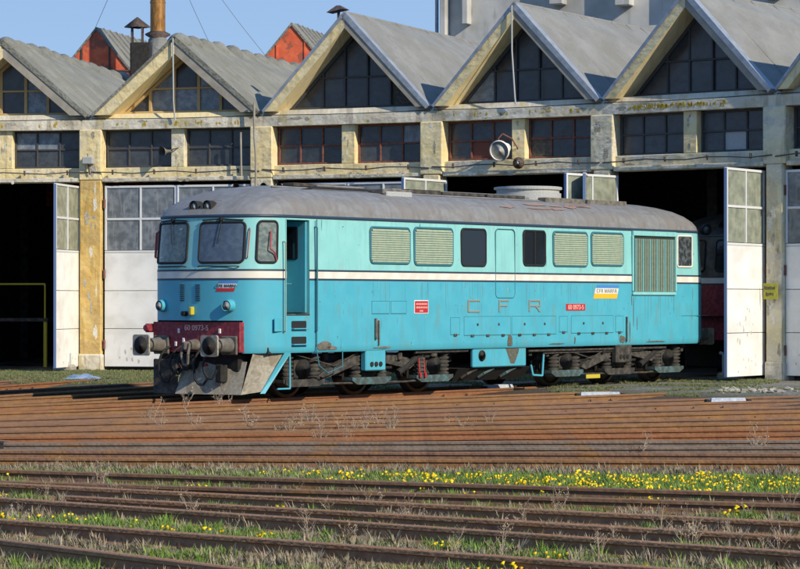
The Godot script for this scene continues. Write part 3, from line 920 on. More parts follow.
	for row in 2:
		var x := -0.17 + row * 0.04
		while x < 0.14 - row * 0.05:
			var w := rng.randf_range(0.012, 0.04)
			st.box(Vector3(x + w / 2, 0.08 - row * 0.15 + rng.randf_range(-0.008, 0.008), 0.009), Vector3(w, rng.randf_range(0.05, 0.09), 0.003))
			x += w + 0.014
	part("print", st, M.text_dark, ns)

func build_floodlight() -> void:
	var xf := bay_xf(3).translated_local(Vector3(-0.28, 5.68, 0.28))
	var t := thing("floodlight", "round white floodlight hanging over the open stall behind the locomotive", "floodlight", xf)
	var ax := Vector3(0.12, -0.2, 0.97).normalized()
	var body := mb().lathe(Vector3.ZERO, ax, [[0.03, -0.42], [0.13, -0.4], [0.15, -0.22], [0.2, -0.14], [0.255, 0.05], [0.27, 0.06], [0.27, 0.09], [0.245, 0.09], [0.24, 0.03]], 28)
	part("housing", body, M.white, t)
	part("lens", mb().lathe(Vector3.ZERO, ax, [[0.243, 0.045], [0.16, 0.062], [0.0, 0.07]], 28), M.board_grey, t)
	part("bracket", mb().tube([Vector3(0.3, 0.0, -0.45), Vector3(0.22, 0.3, -0.2), Vector3(0.05, 0.42, -0.02), Vector3(-0.05, 0.3, 0.02), Vector3(-0.05, 0.2, 0.0)], 0.018, 8), M.frame_rust, t)
	part("mast", mb().tube([Vector3(0.3, 0.42, -0.44), Vector3(0.3, -0.45, -0.44)], 0.03, 8), M.frame_dark, t)
	var b := thing("bell", "small dark round alarm bell beside the white floodlight", "bell", bay_xf(3).translated_local(Vector3(0.12, 5.36, 0.03)))
	part("gong", mb().lathe(Vector3.ZERO, Vector3(0, 0, 1), [[0.15, 0.0], [0.15, 0.06], [0.11, 0.1], [0.07, 0.1], [0.07, 0.04]], 20), M.dark_metal, b)
	part("cap", mb().lathe(Vector3.ZERO, Vector3(0, 0, 1), [[0.05, 0.0], [0.05, 0.09], [0.0, 0.1]], 12), M.board_grey, b)

# ------------------------------------------------------------------ far background
func build_background() -> void:
	# two orange-red roof lanterns behind the shed roofs
	for i in 2:
		var o := Vector3(-9.95, 0, -88.0) if i == 0 else Vector3(-3.55, 0, -88.0)
		var py := 10.85 if i == 0 else 11.0
		var label := "rust-red sheet gable with grey roof beside the brown chimney pipe" if i == 0 else "rust-red sheet gable with a white cross seam behind the pitched roofs"
		var t := thing("roof_lantern", label, "roof lantern", Transform3D(Basis(Vector3.UP, deg_to_rad(-13.0)), o), "red gables behind the shed")
		var hw := 1.75
		var low := py - 2.1
		part("gable_wall", mb().prism([Vector2(-hw, 5.0), Vector2(hw, 5.0), Vector2(hw, low), Vector2(0, py - 0.06), Vector2(-hw, low)], Transform3D(), -0.2, 0.0), M.shed_red, t)
		var sm := mb()
		for x in [-0.5, 0.45]:
			sm.box(Vector3(x, py - 1.3, 0.02), Vector3(0.05, 1.3, 0.03))
		sm.box(Vector3(0, py - 1.45, 0.02), Vector3(2.6, 0.05, 0.035))
		part("sheet_seams", sm, M.dark_metal if i == 0 else M.shed_red, t)
		for sd in [-1.0, 1.0]:
			var rf := part("roof", mb().hexa([Vector3(0, py, 0.05), Vector3(sd * (hw + 0.15), low - 0.12, 0.05), Vector3(sd * (hw + 0.15), low - 0.22, 0.05), Vector3(0, py - 0.1, 0.05),
				Vector3(0, py, -9.0), Vector3(sd * (hw + 0.15), low - 0.12, -9.0), Vector3(sd * (hw + 0.15), low - 0.22, -9.0), Vector3(0, py - 0.1, -9.0)]), M.roof_b, t)
			var z := -0.6
			var nr := Vector3(sd * 2.2, hw + 0.15, 0).normalized()
			while z > -8.8:
				var a := Vector3(0, py, z)
				var b := Vector3(sd * (hw + 0.15), low - 0.12, z)
				part("roof_seam", mb().hexa([a + nr * 0.05, b + nr * 0.05, b - nr * 0.01, a - nr * 0.01, a + nr * 0.05 - Vector3(0, 0, 0.07), b + nr * 0.05 - Vector3(0, 0, 0.07), b - nr * 0.01 - Vector3(0, 0, 0.07), a - nr * 0.01 - Vector3(0, 0, 0.07)]), M.roof, rf)
				z -= 0.62
	# chimney pipe
	var ch := thing("chimney_pipe", "tall brown metal chimney pipe rising behind the shed roofs", "chimney", Transform3D(Basis(), Vector3(-7.76, 0, -86.0)))
	part("pipe", mb().cyl(Vector3(0, 8.0, 0), Vector3(0, 17.0, 0), 0.245, 0.235, 24), M.pipe_gold, ch)
	part("collar", mb().lathe(Vector3(0, 10.3, 0), Vector3.UP, [[0.26, 0.0], [0.40, 0.08], [0.41, 0.12], [0.25, 0.2]], 24), M.dark_metal, ch)
	part("base", mb().lathe(Vector3(0, 9.0, 0), Vector3.UP, [[0.42, 0.0], [0.36, 0.9], [0.3, 1.25], [0.25, 1.3]], 20), M.roof, ch)
	var pj := mb()
	for y in [11.4, 12.6]:
		pj.lathe(Vector3(0, y, 0), Vector3.UP, [[0.246, 0.0], [0.255, 0.01], [0.255, 0.05], [0.246, 0.06]], 24)
	part("pipe_joints", pj, M.pipe_gold, ch)
	# vent cowl on a brick-dark box
	var vc := thing("roof_vent", "dark roof vent with a pyramid cap on four posts", "roof vent", Transform3D(Basis(), Vector3(-8.22, 0, -84.0)))
	part("box", mb().box(Vector3(0.12, 9.38, 0), Vector3(0.62, 1.1, 0.8), 0.03), M.under_dark, vc)
	for sx in [-0.16, 0.16]:
		for sz in [-0.16, 0.16]:
			part("post", mb().box(Vector3(sx, 10.18, sz), Vector3(0.05, 0.5, 0.05)), M.dark_metal, vc)
	part("cap", mb().lathe(Vector3(0, 10.42, 0), Vector3.UP, [[0.4, 0.0], [0.41, 0.03], [0.02, 0.33]], 4), M.dark_metal, vc)
	var vt := thing("roof_vent", "small flat dark vent hood at the peak of a pitched roof", "roof vent", bay_xf(2).translated_local(Vector3(0.02, 9.20, -0.5)))
	part("post", mb().box(Vector3(-0.45, -0.1, 0), Vector3(0.06, 0.9, 0.06)), M.dark_metal, vt)
	part("cap", mb().hexa([Vector3(-0.72, 0.28, 0.2), Vector3(-0.22, 0.36, 0.2), Vector3(-0.22, 0.36, -0.2), Vector3(-0.72, 0.28, -0.2), Vector3(-0.5, 0.47, 0.05), Vector3(-0.4, 0.47, 0.05), Vector3(-0.4, 0.47, -0.05), Vector3(-0.5, 0.47, -0.05)]), M.dark_metal, vt)
	# large grey concrete building
	var cb := thing("concrete_building", "large pale grey concrete building rising behind the gabled roofs", "building", Transform3D(Basis(Vector3.UP, deg_to_rad(-24.0)), Vector3(1.45, 0, -98.0)))
	part("wall", mb().box(Vector3(13.0, 9.0, -6.0), Vector3(26.0, 18.0, 12.0), 0.05), M.far_concrete, cb)
	for x in [0.28, 1.15]:
		part("pilaster", mb().box(Vector3(x, 13.0, 0.2), Vector3(0.22, 3.0 if x < 1.0 else 2.2, 0.4), 0.02), M.far_concrete, cb)
	for q in [[4.7, 12.45, 0.5], [7.2, 12.3, 0.55], [9.6, 12.4, 0.5], [12.6, 12.3, 0.5]]:
		part("buttress", mb().box(Vector3(q[0], q[1] + 1.0, 0.25), Vector3(q[2], 2.0, 0.5), 0.02), M.far_concrete, cb)
	part("down_pipe", mb().tube([Vector3(-0.08, 18.0, 0.08), Vector3(-0.08, 2.0, 0.08)], 0.07, 8), M.zinc, cb)
	part("ledge", mb().box(Vector3(13.0, 11.2, 0.06), Vector3(25.9, 0.14, 0.12), 0.01), M.far_concrete, cb)
	# overhead wires
	for w in [[Vector3(-10.0, 10.8, -88.0), Vector3(-8.0, 12.6, -80.0), "thin wire rising from the peak of the red gable beside the chimney"], [Vector3(-6.6, 11.6, -80.0), Vector3(-5.6, 9.3, -82.0), "thin wire slanting down the sky beside the brown chimney pipe"], [Vector3(-5.7, 11.4, -80.0), Vector3(-4.0, 9.2, -81.0), "thin wire slanting down the sky towards the second red gable"]]:
		var pts := []
		for i in 13:
			var f := i / 12.0
			pts.append(w[0].lerp(w[1], f) - Vector3(0, sin(PI * f) * 0.05, 0))
		one("overhead_wire", w[2], "wire", mb().tube(pts, 0.007, 5), M.wire, Transform3D(), "wires in the sky")
	var hp := []
	for i in 25:
		var f := i / 24.0
		hp.append(Vector3(lerpf(-30.0, 6.0, f), 10.35 - 0.1 * sin(PI * f), -95.0))
	one("overhead_wire", "thin horizontal wire crossing the sky behind the chimney", "wire", mb().tube(hp, 0.009, 5), M.wire)

# ------------------------------------------------------------------ locomotive
# own axes: x to the side the sun lights, y up from the rail, z towards the nose; origin half way along
const HALF_FP := [Vector2(0, 8.40), Vector2(0.4, 8.38), Vector2(0.8, 8.30), Vector2(1.08, 8.18), Vector2(1.25, 8.02), Vector2(1.36, 7.82), Vector2(1.43, 7.6), Vector2(1.46, 7.35), Vector2(1.462, 6.67), Vector2(1.463, 5.0), Vector2(1.463, 3.0), Vector2(1.463, 1.0)]
var FP := []
var FT := []
var HF := []

func side(s: float, y: float, out := 0.0) -> Vector3:     # s metres behind the leading axle
	return Vector3(1.463 + out, y, 6.59 - s)

func raked(p: Vector3) -> Vector3:
	var w := clampf((absf(p.z) - 7.2) / 0.9, 0.0, 1.0)
	p.z -= signf(p.z) * w * 0.10 * maxf(p.y - 2.45, 0.0)
	p.x *= 1.0 - 0.012 * maxf(p.y - 2.45, 0.0)
	return p

func make_footprint() -> void:
	HF = []
	for i in HALF_FP.size():
		HF.append(HALF_FP[i])
		if i < 7:
			var a: Vector2 = Vector2(-HALF_FP[1].x, HALF_FP[1].y) if i == 0 else HALF_FP[i - 1]
			for f in [0.25, 0.5, 0.75]:
				HF.append(HALF_FP[i].cubic_interpolate(HALF_FP[i + 1], a, HALF_FP[i + 2], f))
	FP = []
	for p in HF: FP.append(p)
	for i in range(HF.size() - 1, -1, -1): FP.append(Vector2(HF[i].x, -HF[i].y))
	for i in range(1, HF.size()): FP.append(Vector2(-HF[i].x, -HF[i].y))
	for i in range(HF.size() - 1, 0, -1): FP.append(Vector2(-HF[i].x, HF[i].y))
	FT = [0.0]
	for i in range(1, HF.size()): FT.append(FT[-1] + HF[i].distance_to(HF[i - 1]))

func ring(y: float, kx := 1.0, kz := 1.0, proud := 0.0) -> Array:
	var r := []
	var n := FP.size()
	for i in n:
		var p: Vector2 = FP[i]
		var d: Vector2 = (FP[(i + 1) % n] - FP[(i - 1 + n) % n]).normalized()
		var o := Vector2(-d.y, d.x) * proud
		r.append(raked(Vector3(p.x * kx + o.x, y, p.y * kz + o.y)))
	return r

func nose(t: float, y: float, out := 0.0) -> Vector3:      # t metres round the nose from its middle, positive towards the lit side
	var a := absf(t)
	var k := 0
	while k < FT.size() - 2 and FT[k + 1] < a: k += 1
	var f: float = (a - FT[k]) / (FT[k + 1] - FT[k])
	var p: Vector2 = HF[k].lerp(HF[k + 1], f)
	var d0: Vector2 = (HF[k + 1] - HF[maxi(k - 1, 0)]).normalized()
	var d1: Vector2 = (HF[mini(k + 2, HF.size() - 1)] - HF[k]).normalized()
	if k == 0: d0 = Vector2(1, 0)
	var d := d0.lerp(d1, f).normalized()
	var o := Vector2(-d.y, d.x) * out
	var q := p + o
	return raked(Vector3(q.x * (1.0 if t >= 0 else -1.0), y, q.y))

func rr(w: float, h: float, r: float, n := 5) -> Array:
	var p := []
	for c in [[1, 1, 0.0], [-1, 1, 0.25], [-1, -1, 0.5], [1, -1, 0.75]]:
		for i in n + 1:
			var a: float = (c[2] + 0.25 * i / n) * TAU
			p.append(Vector2(c[0] * (w / 2 - r) + cos(a) * r, c[1] * (h / 2 - r) + sin(a) * r))
	return p

func nose_window(loco: Node3D, t0: float, t1: float, y0: float, y1: float, glass: Material) -> void:
	var o0 := rr(t1 - t0, y1 - y0, 0.09, 6)
	var o := []
	for i in o0.size():
		var pa: Vector2 = o0[i]
		var pb: Vector2 = o0[(i + 1) % o0.size()]
		var nn := maxi(1, int(ceil(pa.distance_to(pb) / 0.07)))
		for k in nn: o.append(pa.lerp(pb, k / float(nn)))
	var g := []
	for p in o: g.append(nose((t0 + t1) / 2 + p.x, (y0 + y1) / 2 + p.y, 0.008))
	g.append(g[0])
	var w := part("window", mb().tube(g, 0.026, 6), M.rubber, loco)
	var rows := []
	for k in [1.0, 0.85, 0.7, 0.55, 0.4, 0.25, 0.12, 0.01]:
		var l := []
		for p in o: l.append(nose((t0 + t1) / 2 + p.x * k, (y0 + y1) / 2 + p.y * k, 0.014))
		rows.append(l)
	part("pane", mb().grid(rows, true), glass, w)

func side_patch(pts: Array, out: float, th := 0.003) -> MB:      # pts in (s, y)
	var q := []
	for p in pts: q.append(Vector2(-(6.59 - p.x), p.y))
	return mb().prism(q, Transform3D(Basis(Vector3(0, 0, -1), Vector3.UP, Vector3(1, 0, 0)), Vector3(1.463 + out, 0, 0)), 0.0, th)

func side_window(loco: Node3D, s0: float, s1: float, y0: float, y1: float, kind: String) -> void:
	var o := rr(s1 - s0, y1 - y0, 0.09 if kind != "narrow" else 0.06)
	var g := []
	for p in o: g.append(side((s0 + s1) / 2 + p.x, (y0 + y1) / 2 + p.y, -0.004))
	g.append(g[0])
	var fm: Material = M.rubber if kind != "louvre" else M.seam
	if kind == "narrow": fm = M.stripe
	var w := part("louvre" if kind == "louvre" else "window", mb().tube(g, 0.026, 6), fm, loco)
	var poly := []
	for p in o: poly.append(Vector2((s0 + s1) / 2 + p.x, (y0 + y1) / 2 + p.y))
	if kind == "louvre":
		part("backing", side_patch(poly, -0.001, 0.003), M.louvre_back, w)
		var sl := mb()
		var n := 15
		for i in n:
			var y := lerpf(y0 + 0.05, y1 - 0.05, i / float(n - 1))
			var e := 0.05 if i == 0 or i == n - 1 else 0.015
			sl.hexa([side(s0 + e, y - 0.03, 0.02), side(s1 - e, y - 0.03, 0.02), side(s1 - e, y - 0.022, 0.024), side(s0 + e, y - 0.022, 0.024),
				side(s0 + e, y + 0.012, 0.002), side(s1 - e, y + 0.012, 0.002), side(s1 - e, y + 0.02, 0.005), side(s0 + e, y + 0.02, 0.005)])
		var so := part("slats", sl, M.louvre, w)
		so.set_meta("kind", "stuff")
	else:
		part("pane", side_patch(poly, 0.001, 0.004), M.loco_glass_grey if kind == "narrow" else M.loco_glass, w)
		if kind == "split":
			part("mullion", mb().box(side((s0 + s1) / 2, (y0 + y1) / 2, 0.012), Vector3(0.02, y1 - y0, 0.035), 0.004), M.rubber, w)

func body_shell(loco: Node3D, lower: Material, upper: Material, stripe: Material, roofm: Material, door := true) -> MeshInstance3D:
	var n := FP.size()
	var skip := {}
	for i in n:
		var a: Vector2 = FP[i]
		var b: Vector2 = FP[(i + 1) % n]
		if absf(a.x) <= 1.09 and absf(b.x) <= 1.09 and absf(a.y) > 8.0:
			for j in 3: skip[Vector2i(i, j)] = true
	var dseg := 28
	if door: skip[Vector2i(dseg, 4)] = true
	part("body_side", mb().grid([ring(0.88, 0.975), ring(0.92, 0.992), ring(1.02), ring(1.5), ring(1.62), ring(2.29)], true, skip), lower, loco)
	var ds := {}
	if door: ds = {Vector2i(dseg, 0): true}
	part("stripe", mb().grid([ring(2.29, 1.0, 1.0, 0.002), ring(2.45, 1.0, 1.0, 0.002)], true, ds), stripe, loco)
	for y in [2.285, 2.455]:
		part("lining", mb().grid([ring(y - 0.018, 1.0, 1.0, 0.005), ring(y + 0.018, 1.0, 1.0, 0.005)], true, ds), M.line_dark, loco)
	part("body_upper", mb().grid([ring(2.45), ring(3.42)], true, ds), upper, loco)
	part("body_upper", mb().grid([ring(3.42), ring(3.5)], true), upper, loco)
	part("gutter", mb().grid([ring(3.455, 1.0, 1.0, 0.002), ring(3.46, 1.0, 1.0, 0.022), ring(3.5, 1.0, 1.0, 0.024), ring(3.512, 1.0, 1.0, 0.002)], true), M.line_dark, loco)
	var rf := part("roof", mb().grid([ring(3.505), ring(3.6, 0.992, 0.992), ring(3.72, 0.955, 0.972), ring(3.84, 0.88, 0.944), ring(3.95, 0.76, 0.905), ring(4.04, 0.58, 0.86), ring(4.1, 0.38, 0.81), ring(4.13, 0.18, 0.765), ring(4.14, 0.01, 0.73)], true), roofm, loco)
	return rf

func build_locomotive() -> void:
	make_footprint()
	var xf := track_xf(TRACK_A).translated_local(Vector3(0, 0, -30.257))
	var L := thing("diesel_locomotive", "turquoise diesel locomotive with grey roof and red buffer beam in the yard", "locomotive", xf)
	var rf := body_shell(L, M.teal, M.teal_up, M.stripe, M.loco_roof)
	# floor and closed ends so that no light falls through
	part("underframe", mb().box(Vector3(0, 0.93, 0), Vector3(2.75, 0.12, 15.6)), M.under_dark, L)
	# --- front: buffer beam
	for e in [1.0, -1.0]:
		var bm := part("buffer_beam", mb().prism([Vector2(-1.1, 0.90), Vector2(1.1, 0.90), Vector2(1.1, 1.47), Vector2(-1.1, 1.47)], Transform3D(), e * 8.05, e * 8.30), M.red_beam, L)
		part("sole_plate", mb().box(Vector3(0, 1.487, e * 8.05), Vector3(2.0, 0.03, 0.3), 0.005), M.under_dark, bm)
		for sx in [-0.87, 0.87]:
			var bf := part("buffer", mb().box(Vector3(sx, 1.03, e * 8.32), Vector3(0.4, 0.36, 0.05), 0.02).cyl(Vector3(sx, 1.03, e * 8.3), Vector3(sx, 1.03, e * 8.66), 0.15, 0.13, 20).cyl(Vector3(sx, 1.03, e * 8.6), Vector3(sx, 1.03, e * 8.86), 0.09, 0.09, 16), M.grime, L)
			part("buffer_head", mb().prism(rr(0.42, 0.40, 0.05), Transform3D(Basis(), Vector3(sx, 1.03, 0)), e * 8.86, e * 8.90), M.plough, bf)
			part("grease_patch", mb().lathe(Vector3(sx, 1.03, e * 8.90), Vector3(0, 0, e), [[0.172, 0.0], [0.165, 0.006], [0.0, 0.012]], 24), M.under_dark, bf)
		part("coupling_hook", mb().cyl(Vector3(0, 1.03, e * 8.3), Vector3(0, 1.03, e * 8.5), 0.12, 0.09, 14).box(Vector3(0, 1.02, e * 8.56), Vector3(0.07, 0.16, 0.16), 0.02).tube([Vector3(-0.07, 1.06, e * 8.55), Vector3(-0.09, 0.85, e * 8.62), Vector3(-0.05, 0.66, e * 8.58), Vector3(0.05, 0.66, e * 8.58), Vector3(0.09, 0.85, e * 8.62), Vector3(0.07, 1.06, e * 8.55)], 0.028, 8), M.grime, L)
	var nb := part("running_number", text_mesh("60 0973-5", 0.10), M.pale_red, L, Transform3D(Basis(), Vector3(0.02, 1.36, 8.305)))
	var lampb := part("marker_lamp", mb().box(Vector3(-1.2, 1.35, 8.3), Vector3(0.16, 0.17, 0.16), 0.03).cyl(Vector3(-1.2, 1.35, 8.36), Vector3(-1.2, 1.35, 8.42), 0.06, 0.06, 14), M.red_beam, L)
	for q in [[-0.42, 1.30], [0.62, 1.30], [-0.3, 1.12], [-0.5, 1.05]]:
		part("lamp_iron", mb().box(Vector3(q[0], q[1], 8.315), Vector3(0.05, 0.09, 0.03), 0.006), M.white, L)
	# hoses under the beam
	for h in [[-0.64, 0.34], [-0.36, 0.5], [0.26, 0.30], [0.5, 0.42], [-0.16, 0.58]]:
		var x: float = h[0]
		var lo: float = h[1]
		part("brake_hose", mb().tube([Vector3(x, 1.0, 8.32), Vector3(x - 0.02, 0.94, 8.44), Vector3(x - 0.05, 0.84, 8.52), Vector3(x - 0.08, 0.68, 8.56), Vector3(x - 0.06, lo + 0.1, 8.55), Vector3(x, lo, 8.52), Vector3(x + 0.09, lo - 0.02, 8.48), Vector3(x + 0.17, lo + 0.05 + 0.2 * absf(x), 8.45)], 0.024, 8), M.rubber, L)
	for q in [[-0.28, 0.62], [0.36, 0.66]]:
		part("hose_cock", mb().box(Vector3(q[0], q[1], 8.42), Vector3(0.07, 0.05, 0.08), 0.01), M.red, L)
	part("draft_gear", mb().box(Vector3(0, 0.70, 7.85), Vector3(1.9, 0.4, 0.55), 0.04).box(Vector3(-0.5, 0.72, 8.2), Vector3(0.9, 0.3, 0.2), 0.03), M.under_dark, L)
	# snow plough
	for e in [1.0]:
		var pl := part("snow_plough", mb().hexa([Vector3(-0.42, 0.10, 8.42), Vector3(1.05, 0.10, 8.2), Vector3(1.05, 0.72, 8.04), Vector3(-0.42, 0.72, 8.16), Vector3(-0.42, 0.10, 8.38), Vector3(1.05, 0.10, 8.16), Vector3(1.05, 0.72, 8.0), Vector3(-0.42, 0.72, 8.12)]), M.plough, L)
		part("plough_wing", mb().hexa([Vector3(1.05, 0.10, 8.2), Vector3(1.30, 0.16, 7.85), Vector3(1.40, 0.89, 7.3), Vector3(1.20, 0.89, 8.02), Vector3(1.02, 0.10, 8.16), Vector3(1.26, 0.16, 7.81), Vector3(1.36, 0.89, 7.26), Vector3(1.17, 0.89, 7.98)]), M.plough, pl)
		part("plough_edge", mb().hexa([Vector3(1.27, 0.12, 7.90), Vector3(1.31, 0.12, 7.80), Vector3(1.42, 0.89, 7.17), Vector3(1.42, 0.89, 7.36), Vector3(1.285, 0.12, 7.915), Vector3(1.325, 0.12, 7.815), Vector3(1.435, 0.89, 7.185), Vector3(1.435, 0.89, 7.375)]), M.teal, pl)
		part("plough_plate", mb().box(Vector3(-0.72, 0.42, 8.36), Vector3(0.62, 0.68, 0.06), 0.02), M.under, pl)
		part("plough_stay", mb().box(Vector3(0.62, 0.5, 8.26), Vector3(0.16, 0.34, 0.2), 0.02), M.under_dark, pl)
		part("step_stirrup", mb().tube([Vector3(1.38, 0.86, 7.16), Vector3(1.40, 0.2, 7.18), Vector3(1.40, 0.2, 7.55)], 0.02, 6), M.teal, pl)
	# --- front windows and fittings
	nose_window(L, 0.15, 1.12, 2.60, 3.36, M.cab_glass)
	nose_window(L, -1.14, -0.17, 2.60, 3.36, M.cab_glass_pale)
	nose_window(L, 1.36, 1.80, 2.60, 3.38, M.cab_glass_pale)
	nose_window(L, -1.80, -1.36, 2.60, 3.38, M.loco_glass_grey)
	part("pale_strip", mb().hexa([nose(-1.02, 2.70, 0.016), nose(-0.94, 2.70, 0.016), nose(-0.30, 3.26, 0.016), nose(-0.38, 3.26, 0.016), nose(-1.02, 2.70, 0.019), nose(-0.94, 2.70, 0.019), nose(-0.30, 3.26, 0.019), nose(-0.38, 3.26, 0.019)]), M.stripe, L)  # pale strip slanting across the pane
	for e in [-1.0, 1.0]:
		part("wiper", mb().tube([nose(e * 0.62, 3.42, 0.03), nose(e * 0.64, 3.3, 0.05), nose(e * 0.57, 2.95, 0.045)], 0.010, 5).box(nose(e * 0.62, 3.42, 0.03), Vector3(0.07, 0.07, 0.06), 0.01), M.rubber, L)
		part("visor", mb().tube([nose(e * 0.2, 3.40, 0.03), nose(e * 0.62, 3.42, 0.04), nose(e * 1.08, 3.40, 0.03)], 0.014, 5), M.rubber, L)
		part("hand_rail", mb().tube([nose(e * 0.15, 2.52, 0.02), nose(e * 0.2, 2.53, 0.05), nose(e * 1.0, 2.53, 0.05), nose(e * 1.05, 2.52, 0.02)], 0.012, 6), M.rubber, L)
		part("hand_rail", mb().tube([nose(e * 1.20, 3.25, 0.02), nose(e * 1.21, 3.2, 0.05), nose(e * 1.19, 2.72, 0.05), nose(e * 1.19, 2.68, 0.02)], 0.012, 6), M.hand_red if e > 0 else M.hand_red, L)
		part("headlight", mb().lathe(nose(e * 0.86, 1.78, -0.02), Vector3(e * 0.12, 0, 1).normalized(), [[0.125, 0.0], [0.12, 0.05], [0.105, 0.13], [0.10, 0.14], [0.085, 0.135]], 24), M.teal, L)
		var hl := L.get_child(L.get_child_count() - 1)
		part("lens", mb().lathe(nose(e * 0.86, 1.78, -0.02), Vector3(e * 0.12, 0, 1).normalized(), [[0.09, 0.128], [0.06, 0.145], [0.0, 0.152]], 20), M.lens, hl)
		for i in 9:
			part("vent_slat", mb().box(nose(e * 0.2 - 0.06, 1.88 + i * 0.037, 0.006), Vector3(0.12, 0.014, 0.02), 0.003), M.under_dark, L)
	part("mirror", mb().tube([nose(-1.62, 3.22, 0.02), nose(-1.60, 3.2, 0.14), nose(-1.60, 2.72, 0.14), nose(-1.62, 2.70, 0.02)], 0.016, 6), M.hand_red, L)
	part("mirror", mb().tube([nose(1.62, 3.2, 0.06), nose(1.60, 2.86, 0.09), nose(1.72, 2.78, 0.06), nose(1.78, 2.62, 0.03)], 0.014, 6), M.hand_red, L)
	part("socket", mb().box(nose(0.03, 1.68, 0.05), Vector3(0.07, 0.16, 0.1), 0.015), M.yellow, L)
	part("socket", mb().cyl(nose(-0.16, 1.63, 0.0), nose(-0.16, 1.63, 0.1), 0.05, 0.05, 12), M.under_dark, L)
	# decal on the nose: blue, white, red
	var dcs := [[2.20, 2.255, 0.62, 0.03, M.blue], [2.115, 2.198, 0.585, 0.035, M.white], [2.05, 2.113, 0.56, 0.025, M.red]]
	var dc: MeshInstance3D = null
	for q in dcs:
		var rows := []
		for yy in [0.0, 1.0]:
			var l := []
			for k in 9: l.append(nose(q[2] + q[3] * yy + k * 0.048, lerpf(q[0], q[1], yy), 0.006))
			rows.append(l)
		if dc == null: dc = part("decal", mb().grid(rows), q[4], L)
		else: part("band", mb().grid(rows), q[4], dc)
	var np := nose(0.79, 2.157, 0.009)
	var nd := (nose(0.9, 2.157) - nose(0.68, 2.157)).normalized()
	part("lettering", text_mesh("CFR MARFA", 0.056, 0.006), M.text_dark, dc, Transform3D(Basis(nd, Vector3.UP, nd.cross(Vector3.UP)), np))
	# --- twin headlights on the roof, horns
	for e in [1.0, -1.0]:
		for x in [-0.17, 0.17]:
			var hh := part("headlight", mb().lathe(Vector3(x, 3.66, e * 8.02), Vector3(0, 0.05, e).normalized(), [[0.09, -0.1], [0.125, 0.0], [0.125, 0.16], [0.115, 0.17], [0.1, 0.155]], 20), M.under_dark, L)
			part("lens", mb().lathe(Vector3(x, 3.66, e * 8.02), Vector3(0, 0.05, e).normalized(), [[0.108, 0.14], [0.06, 0.16], [0.0, 0.165]], 20), M.lens, hh)
		part("headlight_cowl", mb().hexa([Vector3(-0.36, 3.5, e * 8.1), Vector3(0.36, 3.5, e * 8.1), Vector3(0.32, 3.8, e * 7.9), Vector3(-0.32, 3.8, e * 7.9), Vector3(-0.4, 3.5, e * 7.3), Vector3(0.4, 3.5, e * 7.3), Vector3(0.3, 3.95, e * 7.2), Vector3(-0.3, 3.95, e * 7.2)]), M.loco_roof, L)
	for q in [[-0.55, 7.0, -0.5], [-0.1, 6.7, -0.4], [0.05, 6.4, -0.42], [0.4, 6.2, -0.38]]:
		part("horn", mb().lathe(Vector3(q[0], 4.10, q[1] - 0.9), Vector3(0, 0.03, 1).normalized(), [[0.03, 0.0], [0.035, 0.25], [0.06, 0.36], [0.09, 0.42], [0.03, 0.38]], 12).box(Vector3(q[0], 4.05, q[1] - 0.75), Vector3(0.05, 0.14, 0.05)), M.under_dark, L)
	# rear corner lamp
	var rl := part("headlight", mb().lathe(Vector3(1.12, 3.56, -8.36), Vector3(0.85, 0, 0.3).normalized(), [[0.08, -0.06], [0.13, 0.0], [0.14, 0.12], [0.12, 0.13], [0.1, 0.11]], 18), M.under_dark, L)
	part("lens", mb().lathe(Vector3(1.12, 3.56, -8.36), Vector3(0.85, 0, 0.3).normalized(), [[0.11, 0.1], [0.05, 0.12], [0.0, 0.125]], 18), M.lens, rl)
	# --- roof: walkways, hatches, fan housing
	for q in [[2.9, 3.85, 0.66, 0.10, 0.5, 4.09], [3.95, 8.7, 0.70, 0.05, 0.06, 4.06], [3.95, 8.7, 0.42, 0.06, 0.08, 4.13], [8.85, 10.4, 0.62, 0.12, 0.36, 4.09], [10.5, 12.1, 0.62, 0.12, 0.36, 4.09], [-0.2, 2.8, 0.60, 0.035, 0.05, 4.09], [1.2, 2.7, 0.15, 0.04, 0.9, 4.15], [4.0, 8.4, -0.1, 0.07, 0.8, 4.16], [10.7, 12.8, -0.2, 0.08, 0.7, 4.15]]:
		part("roof_hatch", mb().box(Vector3(q[2], q[5], 6.59 - (q[0] + q[1]) / 2), Vector3(q[4], q[3], q[1] - q[0]), 0.012), M.loco_roof if q[3] < 0.1 else M.grime, rf)
	for q in [[0.6, 2.6, 0.35, 4.16, 0.30, 0.07], [4.1, 5.2, 0.55, 4.13, 0.22, 0.10], [5.3, 6.8, 0.50, 4.13, 0.26, 0.07], [6.9, 8.3, 0.50, 4.13, 0.26, 0.07]]:
		part("roof_grille", mb().box(Vector3(q[2], q[3], 6.59 - (q[0] + q[1]) / 2), Vector3(q[4], q[5], q[1] - q[0]), 0.012), M.under, rf)
	part("roof_pipe", mb().tube([Vector3(0.78, 4.02, 6.59 - 0.4), Vector3(0.74, 4.10, 6.59 - 0.9), Vector3(0.74, 4.10, 6.59 - 2.6), Vector3(0.80, 4.03, 6.59 - 2.9), Vector3(0.80, 4.03, 6.59 - 8.9)], 0.022, 8), M.under_dark, rf)
	part("roof_pipe", mb().tube([Vector3(0.92, 3.94, 6.59 - 3.9), Vector3(0.90, 3.98, 6.59 - 4.2), Vector3(0.90, 3.98, 6.59 - 11.8)], 0.016, 8), M.under_dark, rf)
	part("roof_step", mb().box(Vector3(0.85, 4.01, 6.59 - 3.4), Vector3(0.22, 0.16, 0.85), 0.02), M.board_grey, rf)
